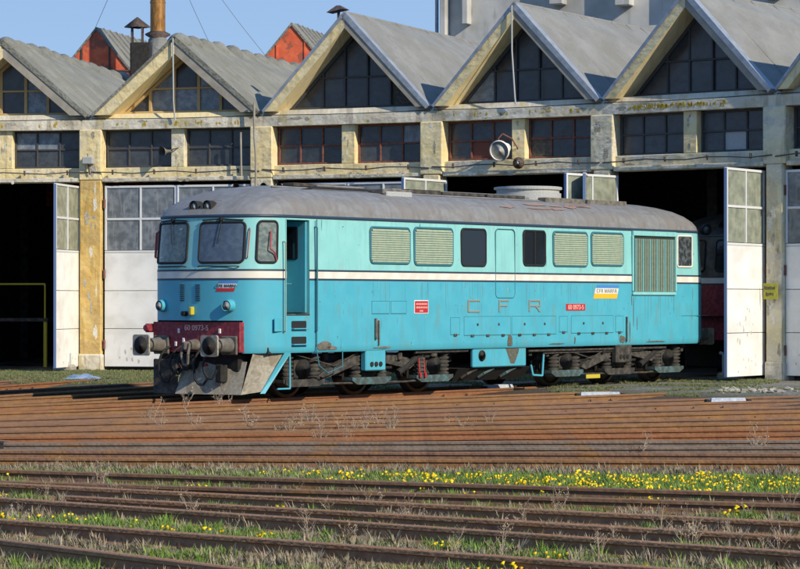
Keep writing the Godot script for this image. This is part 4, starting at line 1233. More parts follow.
	var fh := part("fan_housing", mb().lathe(Vector3(0, 4.10, 6.59 - 9.3), Vector3.UP, [[0.74, 0.0], [0.74, 0.16], [0.70, 0.17], [0.70, 0.24], [0.76, 0.25], [0.76, 0.30], [0.70, 0.31], [0.66, 0.22], [0.0, 0.22]], 32), M.board_grey, rf)
	for i in 8:
		var a := TAU * i / 8.0
		part("fan_blade", mb().hexa([Vector3(cos(a) * 0.1, 4.335, 6.59 - 9.3 + sin(a) * 0.1), Vector3(cos(a) * 0.62, 4.335, 6.59 - 9.3 + sin(a) * 0.62), Vector3(cos(a + 0.3) * 0.62, 4.355, 6.59 - 9.3 + sin(a + 0.3) * 0.62), Vector3(cos(a + 0.5) * 0.1, 4.355, 6.59 - 9.3 + sin(a + 0.5) * 0.1),
			Vector3(cos(a) * 0.1, 4.33, 6.59 - 9.3 + sin(a) * 0.1), Vector3(cos(a) * 0.62, 4.33, 6.59 - 9.3 + sin(a) * 0.62), Vector3(cos(a + 0.3) * 0.62, 4.35, 6.59 - 9.3 + sin(a + 0.3) * 0.62), Vector3(cos(a + 0.5) * 0.1, 4.35, 6.59 - 9.3 + sin(a + 0.5) * 0.1)]), M.under_dark, fh)
	# rust scabs on the roof slope
	for i in 8:
		var sc := rng.randf_range(6.6, 10.2)
		var hy := rng.randf_range(3.86, 3.98)
		var pts := []
		var w := rng.randf_range(0.25, 0.6)
		for k in 9:
			var a := TAU * k / 9.0
			var yy := hy + sin(a) * rng.randf_range(0.012, 0.035)
			var f := clampf((yy - 3.84) / 0.11, 0.0, 1.6)
			pts.append(Vector3(1.463 * lerpf(0.88, 0.76, f) * 0.985 + 0.012, yy + 0.012, 6.59 - sc - cos(a) * w * rng.randf_range(0.7, 1.15)))
		var b := mb()
		for k in range(1, 8):
			b.face([pts[0], pts[k], pts[k + 1]], Vector3(0.7, 0.7, 0))
		part("rust_scab", b, M.roof_rust, rf)
	# --- side: door recess
	var z0 := 6.59 + 0.76
	var z1 := 6.59 + 0.08
	var dn := part("door_recess", mb().hexa([Vector3(0.72, 1.60, z0 + 0.02), Vector3(0.72, 1.60, z1 - 0.02), Vector3(0.72, 3.44, z1 - 0.02), Vector3(0.72, 3.44, z0 + 0.02), Vector3(0.70, 1.60, z0 + 0.02), Vector3(0.70, 1.60, z1 - 0.02), Vector3(0.70, 3.44, z1 - 0.02), Vector3(0.70, 3.44, z0 + 0.02)]), M.teal, L)
	part("jamb", mb().box(Vector3(1.085, 2.52, z0 + 0.012), Vector3(0.742, 1.8, 0.02)), M.teal_up, dn)
	part("jamb", mb().box(Vector3(1.085, 2.52, z1 - 0.012), Vector3(0.742, 1.8, 0.02)), M.teal_up, dn)
	part("jamb", mb().box(Vector3(1.085, 3.43, (z0 + z1) / 2), Vector3(0.742, 0.02, z0 - z1)), M.teal_up, dn)
	part("sill", mb().box(Vector3(1.09, 1.61, (z0 + z1) / 2), Vector3(0.77, 0.03, z0 - z1), 0.005), M.under, dn)
	part("door_pane", mb().prism(rr(0.34, 0.62, 0.06), Transform3D(Basis(Vector3(0, 0, -1), Vector3.UP, Vector3(1, 0, 0)), Vector3(0.722, 2.98, (z0 + z1) / 2 + 0.0)), 0.0, 0.008), M.loco_glass, dn)
	var dl := part("door_leaf", mb().box(Vector3(1.08, 2.52, z1 + 0.035), Vector3(0.66, 1.76, 0.045), 0.012), M.teal, dn)
	part("leaf_gasket", mb().prism(rr(0.36, 0.64, 0.06), Transform3D(Basis(), Vector3(1.04, 2.98, z1 + 0.058)), 0.0, 0.006), M.rubber, dn)
	part("leaf_pane", mb().prism(rr(0.31, 0.59, 0.05), Transform3D(Basis(), Vector3(1.04, 2.98, z1 + 0.064)), 0.0, 0.004), M.loco_glass, dn)
	part("door_handle", mb().tube([Vector3(0.95, 2.2, z1 + 0.06), Vector3(0.95, 2.2, z1 + 0.11), Vector3(1.1, 2.2, z1 + 0.11)], 0.014, 6), M.chrome, dn)
	for y in [1.42, 1.12]:
		var stp := part("door_step", mb().prism(rr(0.44, 0.14, 0.03), Transform3D(Basis(Vector3(0, 0, -1), Vector3.UP, Vector3(1, 0, 0)), side(-0.40, y, 0.001)), 0.0, 0.004), M.rubber, L)  # dark panel on the skin paints the shade of a step opening
		part("tread", mb().box(side(-0.40, y - 0.08, 0.03), Vector3(0.08, 0.02, 0.44), 0.004), M.teal, stp)
	part("hatch", mb().box(side(-1.0, 1.42, 0.0), Vector3(0.02, 0.26, 0.24), 0.006), M.teal, L)
	for s in [-0.86, 0.08]:
		part("hand_rail", mb().tube([side(s, 3.30 if s > 0 else 3.0, 0.0), side(s, 3.28 if s > 0 else 2.98, 0.06), side(s, 1.30, 0.06), side(s, 1.28, 0.0)], 0.014, 8), M.seam if s > 0 else M.louvre, L)
	part("pipe_run", mb().tube([side(0.10, 3.44, 0.03), side(0.10, 0.9, 0.03), side(0.14, 0.62, 0.06), side(0.4, 0.48, 0.06), side(0.85, 0.6, 0.06), side(0.9, 0.9, 0.02)], 0.012, 6), M.seam, L)
	# --- side windows and louvres
	side_window(L, 1.80, 3.07, 2.62, 3.33, "louvre")
	side_window(L, 3.23, 4.52, 2.60, 3.35, "louvre")
	side_window(L, 4.83, 5.68, 2.60, 3.36, "window")
	side_window(L, 7.05, 7.86, 2.63, 3.37, "split")
	side_window(L, 8.17, 9.48, 2.63, 3.37, "louvre")
	side_window(L, 9.65, 10.92, 2.66, 3.38, "louvre")
	side_window(L, 13.22, 13.86, 2.66, 3.38, "narrow")
	# blank panel outline
	var bp2 := []
	for p in rr(0.70, 1.45, 0.10): bp2.append(side(6.38 + p.x, 2.66 + p.y, 0.0))
	bp2.append(bp2[0])
	part("panel_outline", mb().tube(bp2, 0.010, 5), M.seam, L)
	# ribbed grille at the far end
	var gr := part("grille", mb().box(side(12.2, 2.72, -0.006), Vector3(0.03, 1.28, 1.76), 0.005), M.louvre_back, L)
	for i in 22:
		part("grille_bar", mb().box(side(11.40 + i * 0.0765, 2.68, 0.022), Vector3(0.045, 1.20, 0.028), 0.006), M.louvre if i % 4 else M.teal_up, gr)
	part("grille_frame", mb().box(side(12.2, 3.40, 0.02), Vector3(0.06, 0.11, 1.82), 0.01).box(side(12.2, 2.04, 0.02), Vector3(0.05, 0.07, 1.82), 0.01).box(side(11.30, 2.72, 0.018), Vector3(0.05, 1.26, 0.05), 0.01).box(side(13.11, 2.72, 0.018), Vector3(0.05, 1.26, 0.05), 0.01), M.teal_up, gr)
	# access panels along the sill
	for q in [[4.45, 4.75, 1.18, 1.52], [4.92, 6.56, 1.16, 1.54], [6.62, 8.25, 1.16, 1.54], [8.40, 8.70, 1.20, 1.53], [8.86, 10.52, 1.17, 1.54], [10.62, 10.92, 1.18, 1.53], [1.85, 2.40, 1.62, 1.86], [2.46, 2.95, 1.62, 1.86]]:
		var ap := part("access_panel", mb().box(side((q[0] + q[1]) / 2, (q[2] + q[3]) / 2, -0.004), Vector3(0.024, q[3] - q[2], q[1] - q[0]), 0.006), M.teal, L)
		part("panel_gap", mb().box(side((q[0] + q[1]) / 2, (q[2] + q[3]) / 2, -0.004), Vector3(0.012, q[3] - q[2] + 0.025, q[1] - q[0] + 0.025)), M.seam, ap)
		if q[2] < 1.5:
			for i in (3 if q[1] - q[0] > 1.0 else 1):
				part("hinge", mb().box(side(lerpf(q[0], q[1], (i + 0.5) / (3.0 if q[1] - q[0] > 1.0 else 1.0)), q[2] - 0.01, 0.012), Vector3(0.03, 0.05, 0.10), 0.006), M.under, ap)
			if q[1] - q[0] > 1.0:
				for i in 2:
					part("catch", mb().cyl(side(lerpf(q[0], q[1], 0.28 + 0.46 * i), 1.38, 0.0), side(lerpf(q[0], q[1], 0.28 + 0.46 * i), 1.38, 0.016), 0.03, 0.03, 10), M.under, ap)
	part("seam_line", mb().box(side(14.0, 1.53, 0.0), Vector3(0.008, 0.012, 1.2)), M.seam, L)
	# lettering and plates
	var strokes := {"C": [[0.0, 0.5, 0.045, 1.0], [0.5, 0.955, 1.0, 0.09], [0.5, 0.045, 1.0, 0.09]], "F": [[0.0, 0.5, 0.045, 1.0], [0.5, 0.955, 1.0, 0.09], [0.42, 0.52, 0.84, 0.09]], "R": [[0.0, 0.5, 0.045, 1.0], [0.5, 0.955, 1.0, 0.09], [0.5, 0.50, 1.0, 0.09], [0.97, 0.73, 0.045, 0.5]]}
	for q in [["C", 5.06, 0.40], ["F", 6.16, 0.34], ["R", 7.26, 0.40]]:
		var lt := mb()
		for st in strokes[q[0]]:
			var wide: float = st[2] * q[2] if st[2] > 0.1 else 0.045
			lt.box(side(q[1] + st[0] * q[2], 1.64 + st[1] * 0.25, 0.006), Vector3(0.022 if st[2] > 0.1 else 0.024, st[3] * 0.25 if st[3] > 0.1 else 0.038, wide), 0.004)
		if q[0] == "R":
			lt.hexa([side(7.46, 1.77, 0.016), side(7.52, 1.77, 0.016), side(7.68, 1.64, 0.016), side(7.62, 1.64, 0.016), side(7.46, 1.77, 0.0), side(7.52, 1.77, 0.0), side(7.68, 1.64, 0.0), side(7.62, 1.64, 0.0)])
		part("letter", lt, M.letter, L)
	var rp := part("plate", mb().box(side(3.45, 1.75, 0.004), Vector3(0.012, 0.27, 0.47), 0.003), M.white, L)
	part("plate_face", mb().box(side(3.45, 1.75, 0.008), Vector3(0.012, 0.24, 0.44), 0.003), M.red, rp)
	for row in 3:
		var x := 3.27 if row < 2 else 3.39
		while x < (3.62 if row < 2 else 3.5):
			var w := rng.randf_range(0.02, 0.035)
			part("print", mb().box(side(x + w / 2, 1.81 - row * 0.07, 0.0145), Vector3(0.002, 0.034, w)), M.pale_red, rp)
			x += w + 0.012
	var np2 := part("plate", mb().box(side(9.02, 1.735, 0.004), Vector3(0.012, 0.15, 0.74), 0.003), M.red, L)
	part("lettering", text_mesh("60 0973-5", 0.10, 0.003), M.pale_red, np2, Transform3D(Basis(Vector3(0, 0, -1), Vector3.UP, Vector3(1, 0, 0)), side(9.02, 1.735, 0.013)))
	var de := part("decal", side_patch([Vector2(9.72, 1.925), Vector2(10.66, 1.925), Vector2(10.70, 2.03), Vector2(9.76, 2.03)], 0.002), M.orange, L)
	part("band", side_patch([Vector2(9.76, 2.032), Vector2(10.70, 2.032), Vector2(10.74, 2.155), Vector2(9.80, 2.155)], 0.002), M.stripe, de)
	part("band", side_patch([Vector2(9.84, 2.157), Vector2(10.74, 2.157), Vector2(10.76, 2.225), Vector2(9.87, 2.225)], 0.002), M.blue, de)
	part("lettering", text_mesh("CFR MARFA", 0.08, 0.003), M.text_faint, de, Transform3D(Basis(Vector3(0, 0, -1.35), Vector3.UP, Vector3(1, 0, 0)), side(10.25, 2.093, 0.007)))
	# --- soot and grime with outlines of their own
	var spots := [[6.55, 0.99, 0.10, 0.2], [6.52, 1.16, 0.05, 0.12], [0.36, 1.0, 0.26, 0.10], [0.62, 0.96, 0.16, 0.05], [9.0, 1.02, 0.03, 0.09], [10.9, 1.02, 0.13, 0.10], [11.2, 1.22, 0.022, 0.28], [10.75, 1.28, 0.018, 0.3], [11.05, 1.1, 0.02, 0.2], [2.2, 0.945, 0.3, 0.022], [12.3, 0.945, 0.4, 0.022], [8.3, 0.945, 0.3, 0.02], [11.35, 1.6, 0.014, 0.34], [11.28, 1.9, 0.016, 0.15], [11.5, 1.35, 0.012, 0.2]]
	for q in spots:
		var pts := []
		for k in 11:
			var a := TAU * k / 11.0
			pts.append(Vector2(q[0] + cos(a) * q[2] * rng.randf_range(0.8, 1.1), maxf(q[1] + sin(a) * q[3] * rng.randf_range(0.6, 1.1), 0.925)))
		part("grime_patch", side_patch(pts, 0.0005 if q[1] < 1.1 else 0.001, 0.0015), M.soot_stain if q[0] > 6.0 else M.grime, L)
	for m in 3:
		var cb := mb()
		for i in 42:
			var cs := rng.randf_range(0.2, 14.0)
			var cy := rng.randf_range(0.94, 2.24) if i % 6 else rng.randf_range(2.52, 3.4)
			var pts := []
			var cw := rng.randf_range(0.004, 0.016)
			var chh := rng.randf_range(0.006, 0.035) if m < 2 else rng.randf_range(0.05, 0.16)
			if m == 2: cw *= 0.5
			for q in 6:
				var aa := TAU * q / 6.0
				pts.append(Vector2(cs + cos(aa) * cw * rng.randf_range(0.6, 1.2), cy + sin(aa) * chh * rng.randf_range(0.6, 1.2)))
			var one_chip := side_patch(pts, 0.0002 if cy < 2.2 else -0.002, 0.0016 if cy < 2.2 else 0.0036)
			cb.v.append_array(one_chip.v); cb.n.append_array(one_chip.n); cb.c.append_array(one_chip.c)
		if m == 2:
			for q in [[1.8, 3.07], [3.23, 4.52], [4.83, 5.68], [7.05, 7.86], [8.17, 9.48], [9.65, 10.92], [11.3, 13.1], [11.3, 13.1]]:
				for i in 7:
					var rs: float = rng.randf_range(q[0], q[1])
					var top: float = 2.24 if q[0] < 11.0 else 1.98
					var ln := rng.randf_range(0.1, 0.7)
					var rw := rng.randf_range(0.003, 0.009)
					var run := side_patch([Vector2(rs - rw, top), Vector2(rs + rw, top), Vector2(rs + rw * 0.8, top - ln * 0.6), Vector2(rs + rw * 0.2, top - ln), Vector2(rs - rw * 0.5, top - ln * 0.8)], 0.0002, 0.0012)
					cb.v.append_array(run.v); cb.n.append_array(run.n); cb.c.append_array(run.c)
		part("paint_chips", cb, [M.chip_dark, M.chip_pale, M.chip_run][m], L).set_meta("kind", "stuff")
	# --- under the body: tank, boxes
	var tk := part("fuel_tank", mb().box(Vector3(1.36, 0.70, 6.59 - 6.28), Vector3(0.08, 0.43, 1.92), 0.02), M.teal, L)
	part("gauge", mb().lathe(Vector3(1.401, 0.73, 6.59 - 5.62), Vector3(1, 0, 0), [[0.115, 0.0], [0.115, 0.02], [0.095, 0.022], [0.09, 0.008], [0.0, 0.008]], 20), M.under, tk)
	var sp := []
	for p in [Vector2(6.45, 0.9), Vector2(6.98, 0.91), Vector2(6.95, 0.78), Vector2(6.86, 0.64), Vector2(6.80, 0.54), Vector2(6.66, 0.55), Vector2(6.60, 0.66), Vector2(6.52, 0.80)]:
		sp.append(Vector2(-(6.59 - p.x), p.y))
	part("soot_patch", mb().prism(sp, Transform3D(Basis(Vector3(0, 0, -1), Vector3.UP, Vector3(1, 0, 0)), Vector3(1.401, 0, 0)), 0.0, 0.002), M.soot_stain, tk)
	var bt := part("battery_box", mb().hexa([Vector3(1.32, 0.47, 6.59 - 4.9), Vector3(1.32, 0.47, 6.59 - 7.7), Vector3(0.2, 0.47, 6.59 - 7.7), Vector3(0.2, 0.47, 6.59 - 4.9), Vector3(1.0, 0.2, 6.59 - 5.1), Vector3(1.0, 0.2, 6.59 - 7.5), Vector3(0.2, 0.2, 6.59 - 7.5), Vector3(0.2, 0.2, 6.59 - 5.1)]), M.under_dark, L)
	for s in [5.3, 5.9, 6.7]:
		part("drain_pipe", mb().tube([Vector3(1.28, 0.46, 6.59 - s - 0.3), Vector3(1.2, 0.34, 6.59 - s - 0.05), Vector3(1.1, 0.27, 6.59 - s)], 0.035, 8), M.teal_dirty if s > 5.5 else M.under, bt)
	part("frame_bracket", mb().tube([Vector3(1.3, 0.5, 6.59 - 7.55), Vector3(1.32, 0.28, 6.59 - 7.6), Vector3(1.32, 0.26, 6.59 - 7.95), Vector3(1.32, 0.72, 6.59 - 8.0)], 0.025, 6), M.teal, L)
	part("piping", mb().tube([Vector3(1.34, 0.83, 6.59 - 3.4), Vector3(1.34, 0.84, 6.59 - 5.2)], 0.03, 8).tube([Vector3(1.34, 0.80, 6.59 - 7.4), Vector3(1.34, 0.80, 6.59 - 12.9)], 0.025, 8).tube([Vector3(1.3, 0.74, 6.59 - 8.0), Vector3(1.3, 0.76, 6.59 - 12.0)], 0.018, 8), M.under, L)
	for i in 26:
		var s := rng.randf_range(-0.4, 14.2)
		var x := rng.randf_range(1.0, 1.32)
		part("valve", mb().box(Vector3(x, rng.randf_range(0.72, 0.86), 6.59 - s), Vector3(0.1, rng.randf_range(0.06, 0.2), rng.randf_range(0.08, 0.2)), 0.02), M.under if i % 3 else M.under_dark, L)
	part("sand_filler", mb().box(side(1.95, 1.32, 0.03), Vector3(0.05, 0.42, 0.05), 0.01).box(side(2.05, 1.24, 0.02), Vector3(0.04, 0.5, 0.03), 0.008), M.grime, L)
	part("sand_filler", mb().box(side(11.05, 1.24, 0.02), Vector3(0.04, 0.56, 0.04), 0.008), M.teal_dirty, L)
	part("data_plate", mb().box(Vector3(1.30, 0.2, 6.59 - 9.95), Vector3(0.03, 0.09, 0.55), 0.008), M.yellow, L)
	# --- bogies
	for bz in [4.5, -4.5]:
		build_bogie(L, bz, bz > 0)

func build_bogie(L: Node3D, bz: float, front: bool) -> void:
	var bo := part("bogie", mb().box(Vector3(0, 0.68, bz), Vector3(1.9, 0.22, 5.4), 0.03).prism([Vector2(-2.95, 0.62), Vector2(-2.6, 0.55), Vector2(-1.3, 0.52), Vector2(-0.9, 0.40), Vector2(0.9, 0.40), Vector2(1.3, 0.52), Vector2(2.6, 0.55), Vector2(2.95, 0.62), Vector2(2.95, 0.80), Vector2(1.2, 0.80), Vector2(0.5, 0.86), Vector2(-0.5, 0.86), Vector2(-1.2, 0.80), Vector2(-2.95, 0.80)], Transform3D(Basis(Vector3(0, 0, -1), Vector3.UP, Vector3(1, 0, 0)), Vector3(0, 0, bz)), 0.92, 1.04), M.under_dark, L)
	for i in 3:
		var z := bz + (1 - i) * 2.09
		for sx in [-1.0, 1.0]:
			part("wheel", mb().lathe(Vector3(sx * 0.70, 0.52, z), Vector3(sx, 0, 0), [[0.0, 0.02], [0.42, 0.02], [0.46, -0.02], [0.55, -0.035], [0.55, 0.0], [0.52, 0.01], [0.518, 0.12], [0.46, 0.125], [0.44, 0.09], [0.12, 0.10], [0.1, 0.14], [0.0, 0.14]], 40), M.wheel, bo)
		part("axle", mb().cyl(Vector3(-0.7, 0.52, z), Vector3(0.7, 0.52, z), 0.09, 0.09, 12), M.under_dark, bo)
		# axle box with round cover, springs either side
		part("axle_box", mb().box(Vector3(1.10, 0.56, z), Vector3(0.24, 0.42, 0.40), 0.05).lathe(Vector3(1.22, 0.56, z), Vector3(1, 0, 0), [[0.19, 0.0], [0.19, 0.05], [0.15, 0.07], [0.06, 0.08], [0.0, 0.08]], 20), M.under, bo)
		for e in [-1.0, 1.0]:
			var sp := mb()
			for k in 6:
				sp.lathe(Vector3(1.14, 0.36 + k * 0.078, z + e * 0.40), Vector3.UP, [[0.10, 0.0], [0.145, 0.02], [0.145, 0.045], [0.10, 0.066]], 14)
			sp.cyl(Vector3(1.14, 0.30, z + e * 0.40), Vector3(1.14, 0.84, z + e * 0.40), 0.085, 0.085, 10)
			part("spring", sp, M.under, bo)
		part("axle_beam", mb().prism([Vector2(-0.62, 0.30), Vector2(-0.45, 0.22), Vector2(0.45, 0.22), Vector2(0.62, 0.30), Vector2(0.62, 0.36), Vector2(-0.62, 0.36)], Transform3D(Basis(Vector3(0, 0, -1), Vector3.UP, Vector3(1, 0, 0)), Vector3(0, 0, z)), 1.02, 1.27), M.teal_dirty if i != (0 if front else 1) else M.under, bo)
		part("brake_gear", mb().tube([Vector3(1.02, 0.82, z + 0.62), Vector3(1.05, 0.5, z + 0.66), Vector3(1.0, 0.3, z + 0.6)], 0.035, 8).box(Vector3(0.86, 0.5, z + 0.62), Vector3(0.16, 0.36, 0.1), 0.02), M.under_dark, bo)
	# side beam that carries the body, with its box
	part("bolster_beam", mb().prism([Vector2(-1.55, 0.42), Vector2(-1.35, 0.36), Vector2(-0.35, 0.62), Vector2(0.5, 0.64), Vector2(1.35, 0.50), Vector2(1.5, 0.58), Vector2(1.3, 0.72), Vector2(0.5, 0.84), Vector2(-0.35, 0.84), Vector2(-1.3, 0.56)], Transform3D(Basis(Vector3(0, 0, -1), Vector3.UP, Vector3(1, 0, 0)), Vector3(0, 0, bz + (0.1 if front else 0.0))), 1.14, 1.26), M.under, bo)
	part("leaf_spring", mb().box(Vector3(1.20, 0.54, bz), Vector3(0.16, 0.05, 1.3), 0.01).box(Vector3(1.20, 0.49, bz), Vector3(0.16, 0.04, 0.9), 0.01), M.under_dark, bo)
	var sb := part("sand_box", mb().box(Vector3(1.36, 0.70, bz + 0.07), Vector3(0.14, 0.42, 0.64), 0.02), M.teal if front else M.under, bo)
	for k in 3:
		part("plug", mb().cyl(Vector3(1.43, 0.62, bz + 0.07 + (k - 1) * 0.14), Vector3(1.45, 0.62, bz + 0.07 + (k - 1) * 0.14), 0.05, 0.05, 12), M.under_dark, sb)
	part("damper", mb().cyl(Vector3(1.22, 0.42, bz - 0.9), Vector3(1.24, 0.70, bz - 1.45), 0.07, 0.07, 12).cyl(Vector3(1.24, 0.70, bz - 1.45), Vector3(1.25, 0.80, bz - 1.65), 0.035, 0.035, 8), M.under_dark, bo)
	part("rigging", mb().tube([Vector3(1.2, 0.30, bz + 2.7), Vector3(1.22, 0.26, bz + 1.4), Vector3(1.2, 0.24, bz - 1.2), Vector3(1.18, 0.30, bz - 2.6)], 0.022, 8).tube([Vector3(1.3, 0.84, bz + 2.4), Vector3(1.3, 0.60, bz + 1.2), Vector3(1.31, 0.86, bz + 0.5)], 0.014, 6), M.under, bo)
	if front:
		for z in [bz - 1.55, bz - 1.72]:
			part("red_handle", mb().box(Vector3(1.30, 0.36, z), Vector3(0.05, 0.10, 0.05), 0.01).tube([Vector3(1.28, 0.40, z), Vector3(1.26, 0.70, z)], 0.015, 6), M.red, bo)

func build_second_locomotive() -> void:
	var red := tmat(M.red_beam.albedo_texture, 0.5, 0.5, false)
	var grey := tmat(M.under.albedo_texture, 0.4, 0.6, false)
	var xf := track_xf(TRACK_A).translated_local(Vector3(0.05, 0, -30.257 - 18.8))
	var L := thing("diesel_locomotive", "red and grey diesel locomotive parked inside the dark stall", "locomotive", xf)
	body_shell(L, red, grey, M.stripe, grey, false)
	part("underframe", mb().box(Vector3(0, 0.6, 0), Vector3(2.6, 0.8, 15.0), 0.05), M.under_dark, L)
	nose_window(L, 0.15, 1.12, 2.60, 3.36, M.loco_glass)
	nose_window(L, -1.14, -0.17, 2.60, 3.36, M.loco_glass)
	nose_window(L, 1.36, 1.80, 2.60, 3.38, M.loco_glass)
	side_window(L, -0.7, 0.0, 2.62, 3.36, "window")
	var em := part("emblem", side_patch([Vector2(-0.9, 2.05), Vector2(-0.4, 2.05), Vector2(-0.4, 2.13), Vector2(-0.9, 2.13)], 0.002), M.yellow, L)
	part("band", side_patch([Vector2(-0.9, 2.14), Vector2(-0.4, 2.14), Vector2(-0.4, 2.2), Vector2(-0.9, 2.2)], 0.002), M.blue, em)
	for sx in [-0.87, 0.87]:
		part("buffer", mb().cyl(Vector3(sx, 1.03, 8.2), Vector3(sx, 1.03, 8.7), 0.13, 0.12, 16).box(Vector3(sx, 1.03, 8.72), Vector3(0.4, 0.38, 0.05), 0.02), M.grime, L)
	part("buffer_beam", mb().box(Vector3(0, 1.2, 8.1), Vector3(2.2, 0.6, 0.3), 0.02), red, L)
	part("headlight", mb().lathe(Vector3(0.2, 3.7, 8.0), Vector3(0, 0, 1), [[0.1, 0.0], [0.13, 0.1], [0.12, 0.12], [0.0, 0.1]], 16), M.under_dark, L)
	for i in 3:
		part("wheel", mb().lathe(Vector3(0.70, 0.52, 6.59 - i * 2.09), Vector3(1, 0, 0), [[0.0, 0.02], [0.46, -0.02], [0.55, -0.035], [0.55, 0.0], [0.52, 0.01], [0.518, 0.12], [0.0, 0.12]], 28), M.wheel, L)

# ------------------------------------------------------------------ small things in the yard
func build_yard_things() -> void:
	var spots := [[Vector3(4.05, -0.14, -54.4), 0.12, 0.86, "pale concrete beam lying between rails below the locomotive's rear bogie"], [Vector3(6.2, -0.13, -50.8), 0.1, 0.72, "pale bluish concrete beam lying between the rails in front of the open door"], [Vector3(2.15, -0.12, -58.6), 0.7, 0.8, "flat pale concrete beam lying beside the locomotive's fuel tank"]]
	for q in spots:
		var t := thing("concrete_beam", q[3], "concrete beam", Transform3D(Basis(Vector3.UP, q[1]), q[0]), "pale beams among the rails")
		var l: float = q[2]
		part("beam", mb().hexa([Vector3(-l / 2, 0, 0.14), Vector3(l / 2, 0, 0.14), Vector3(l / 2, 0, -0.14), Vector3(-l / 2, 0, -0.14), Vector3(-l / 2 + 0.04, 0.17, 0.05), Vector3(l / 2 - 0.04, 0.17, 0.05), Vector3(l / 2 - 0.04, 0.17, -0.09), Vector3(-l / 2 + 0.04, 0.17, -0.09)]), M.pale_beam, t)
		for e in [-1.0, 1.0]:
			part("end_fitting", mb().box(Vector3(e * (l / 2 + 0.04), 0.08, 0), Vector3(0.09, 0.13, 0.16), 0.02), M.under_dark, t)
	# rubble by the paving
	for i in 44:
		var b := mb()
		var rr2 := rng.randf_range(0.03, 0.10)
		var pts := []
		for k in 10:
			pts.append(Vector3(rng.randfn(), rng.randfn(), rng.randfn()).normalized() * rr2 * rng.randf_range(0.75, 1.1))
		b = hull(pts)
		var x := rng.randf_range(6.6, 8.3)
		var z := -56.0 + rng.randf_range(-1.3, 0.9)
		one("rubble_stone", "pale broken stone in the rubble at the edge of the paving", "stone", b, M.stone, Transform3D(Basis(Vector3.UP, rng.randf() * TAU).scaled(Vector3(1.3, 0.7, 1.3)), Vector3(x, ground_y(x, z) + rr2 * 0.2, z)), "rubble by the paving")
	# blue sheet lying in front of the yellow column
	var tp := []
	for j in 7:
		var row := []
		for i in 12:
			var u := i / 11.0
			var w := j / 6.0
			var e := sin(PI * u) * sin(PI * w)
			row.append(Vector3(-8.15 + u * 0.95 + 0.05 * sin(w * 7.0), ground_y(-7.6, -65.0) + 0.015 + e * (0.10 + 0.04 * sin(i * 1.7 + j)), -64.6 - w * 1.1))
		tp.append(row)
	one("plastic_sheet", "crumpled pale blue plastic sheet on the ground before the yellow column", "plastic sheet", mb().grid(tp), tmat(ramp(noise_img(3, 0.05, 64), [[0.3, C8(110, 140, 176)], [0.7, C8(150, 176, 206)]]), 1.0, 0.4))
	# door stops: short pipes in concrete
	for q in [[4, 1.55, 0.55, "two short rusty pipe stubs set in concrete beside the open white door"], [0, 1.95, 0.75, "short grey door stop post by the foot of the yellow column"]]:
		var t := thing("door_stop", q[3], "door stop", bay_xf(q[0]).translated_local(Vector3(q[1], -0.02, q[2])))
		part("base", mb().box(Vector3(0, 0.09, 0), Vector3(0.55, 0.2, 0.45), 0.06), M.stone, t)
		part("post", mb().cyl(Vector3(0.1, 0.15, 0), Vector3(0.1, 0.82 if q[0] == 4 else 0.5, 0), 0.075, 0.075, 14), M.frame_rust if q[0] == 4 else M.pipe_grey, t)
		part("post", mb().tube([Vector3(-0.16, 0.15, 0.05), Vector3(-0.16, 0.62, 0.05), Vector3(-0.26, 0.66, 0.05)], 0.04, 10), M.pipe_grey, t)
	# things standing inside the left open stall
	var w := thing("work_stand", "dim yellow-legged steel work stand inside the dark open stall", "work stand", bay_xf(0).translated_local(Vector3(-0.2, 0, -3.4)))
	for x in [-1.3, 0.5]:
		for z in [-0.5, 0.5]:
			part("leg", mb().box(Vector3(x, 0.65, z), Vector3(0.1, 1.3, 0.1), 0.01), M.yellow, w)
	part("deck", mb().box(Vector3(-0.4, 1.34, 0), Vector3(2.0, 0.1, 1.2), 0.01), M.under, w)
	part("railing", mb().tube([Vector3(-1.3, 1.38, 0.55), Vector3(-1.3, 2.35, 0.55), Vector3(0.5, 2.35, 0.55), Vector3(0.5, 1.38, 0.55)], 0.03, 8), M.yellow, w)
	# a loose end of guard rail beside the pit edge
	var st := thing("rail_offcut", "short dark rail offcut lying askew by the turntable side", "rail", Transform3D())
	part("rail", mb().prism(rail_poly(0.15), along(Vector3(-6.1, -0.01, -37.5), Vector3(-5.05, -0.02, -35.9)), 0.0, 1.9), M.rust_dark, st)

func hull(pts: Array) -> MB:
	var b := mb()
	var n := pts.size()
	for i in n:
		for j in range(i + 1, n):
			for k in range(j + 1, n):
				var q: Vector3 = (pts[j] - pts[i]).cross(pts[k] - pts[i])
				var pos := 0
				var neg := 0
				for m in n:
					if m == i or m == j or m == k: continue
					var d := q.dot(pts[m] - pts[i])
					if d > 1e-9: pos += 1
					else: neg += 1
				if pos == 0: b.tri(pts[i], pts[j], pts[k])
				elif neg == 0: b.tri(pts[i], pts[k], pts[j])
	return b

# ------------------------------------------------------------------ plants
func blade(b: MB, o: Vector3, dir: Vector3, h: float, w: float, bend: float, c0: Color, c1: Color) -> void:
	var sidev := Vector3(-dir.z, 0, dir.x) * w
	var m := o + Vector3.UP * h * 0.55 + dir * bend * 0.35
	var t := o + Vector3.UP * h * (1.0 - 0.25 * bend / maxf(h, 0.01)) + dir * bend
	b.col = c0
	b.tri(o - sidev, o + sidev, m + sidev * 0.7)
	b.tri(o - sidev, m + sidev * 0.7, m - sidev * 0.7)
	b.col = c1
	b.tri(m - sidev * 0.7, m + sidev * 0.7, t)

func leaf_mat() -> StandardMaterial3D:
	var m := mat(Color(1, 1, 1), 0.75)
	m.vertex_color_use_as_albedo = true
	m.backlight_enabled = true
	m.backlight = Color(0.12, 0.14, 0.05)
	return m

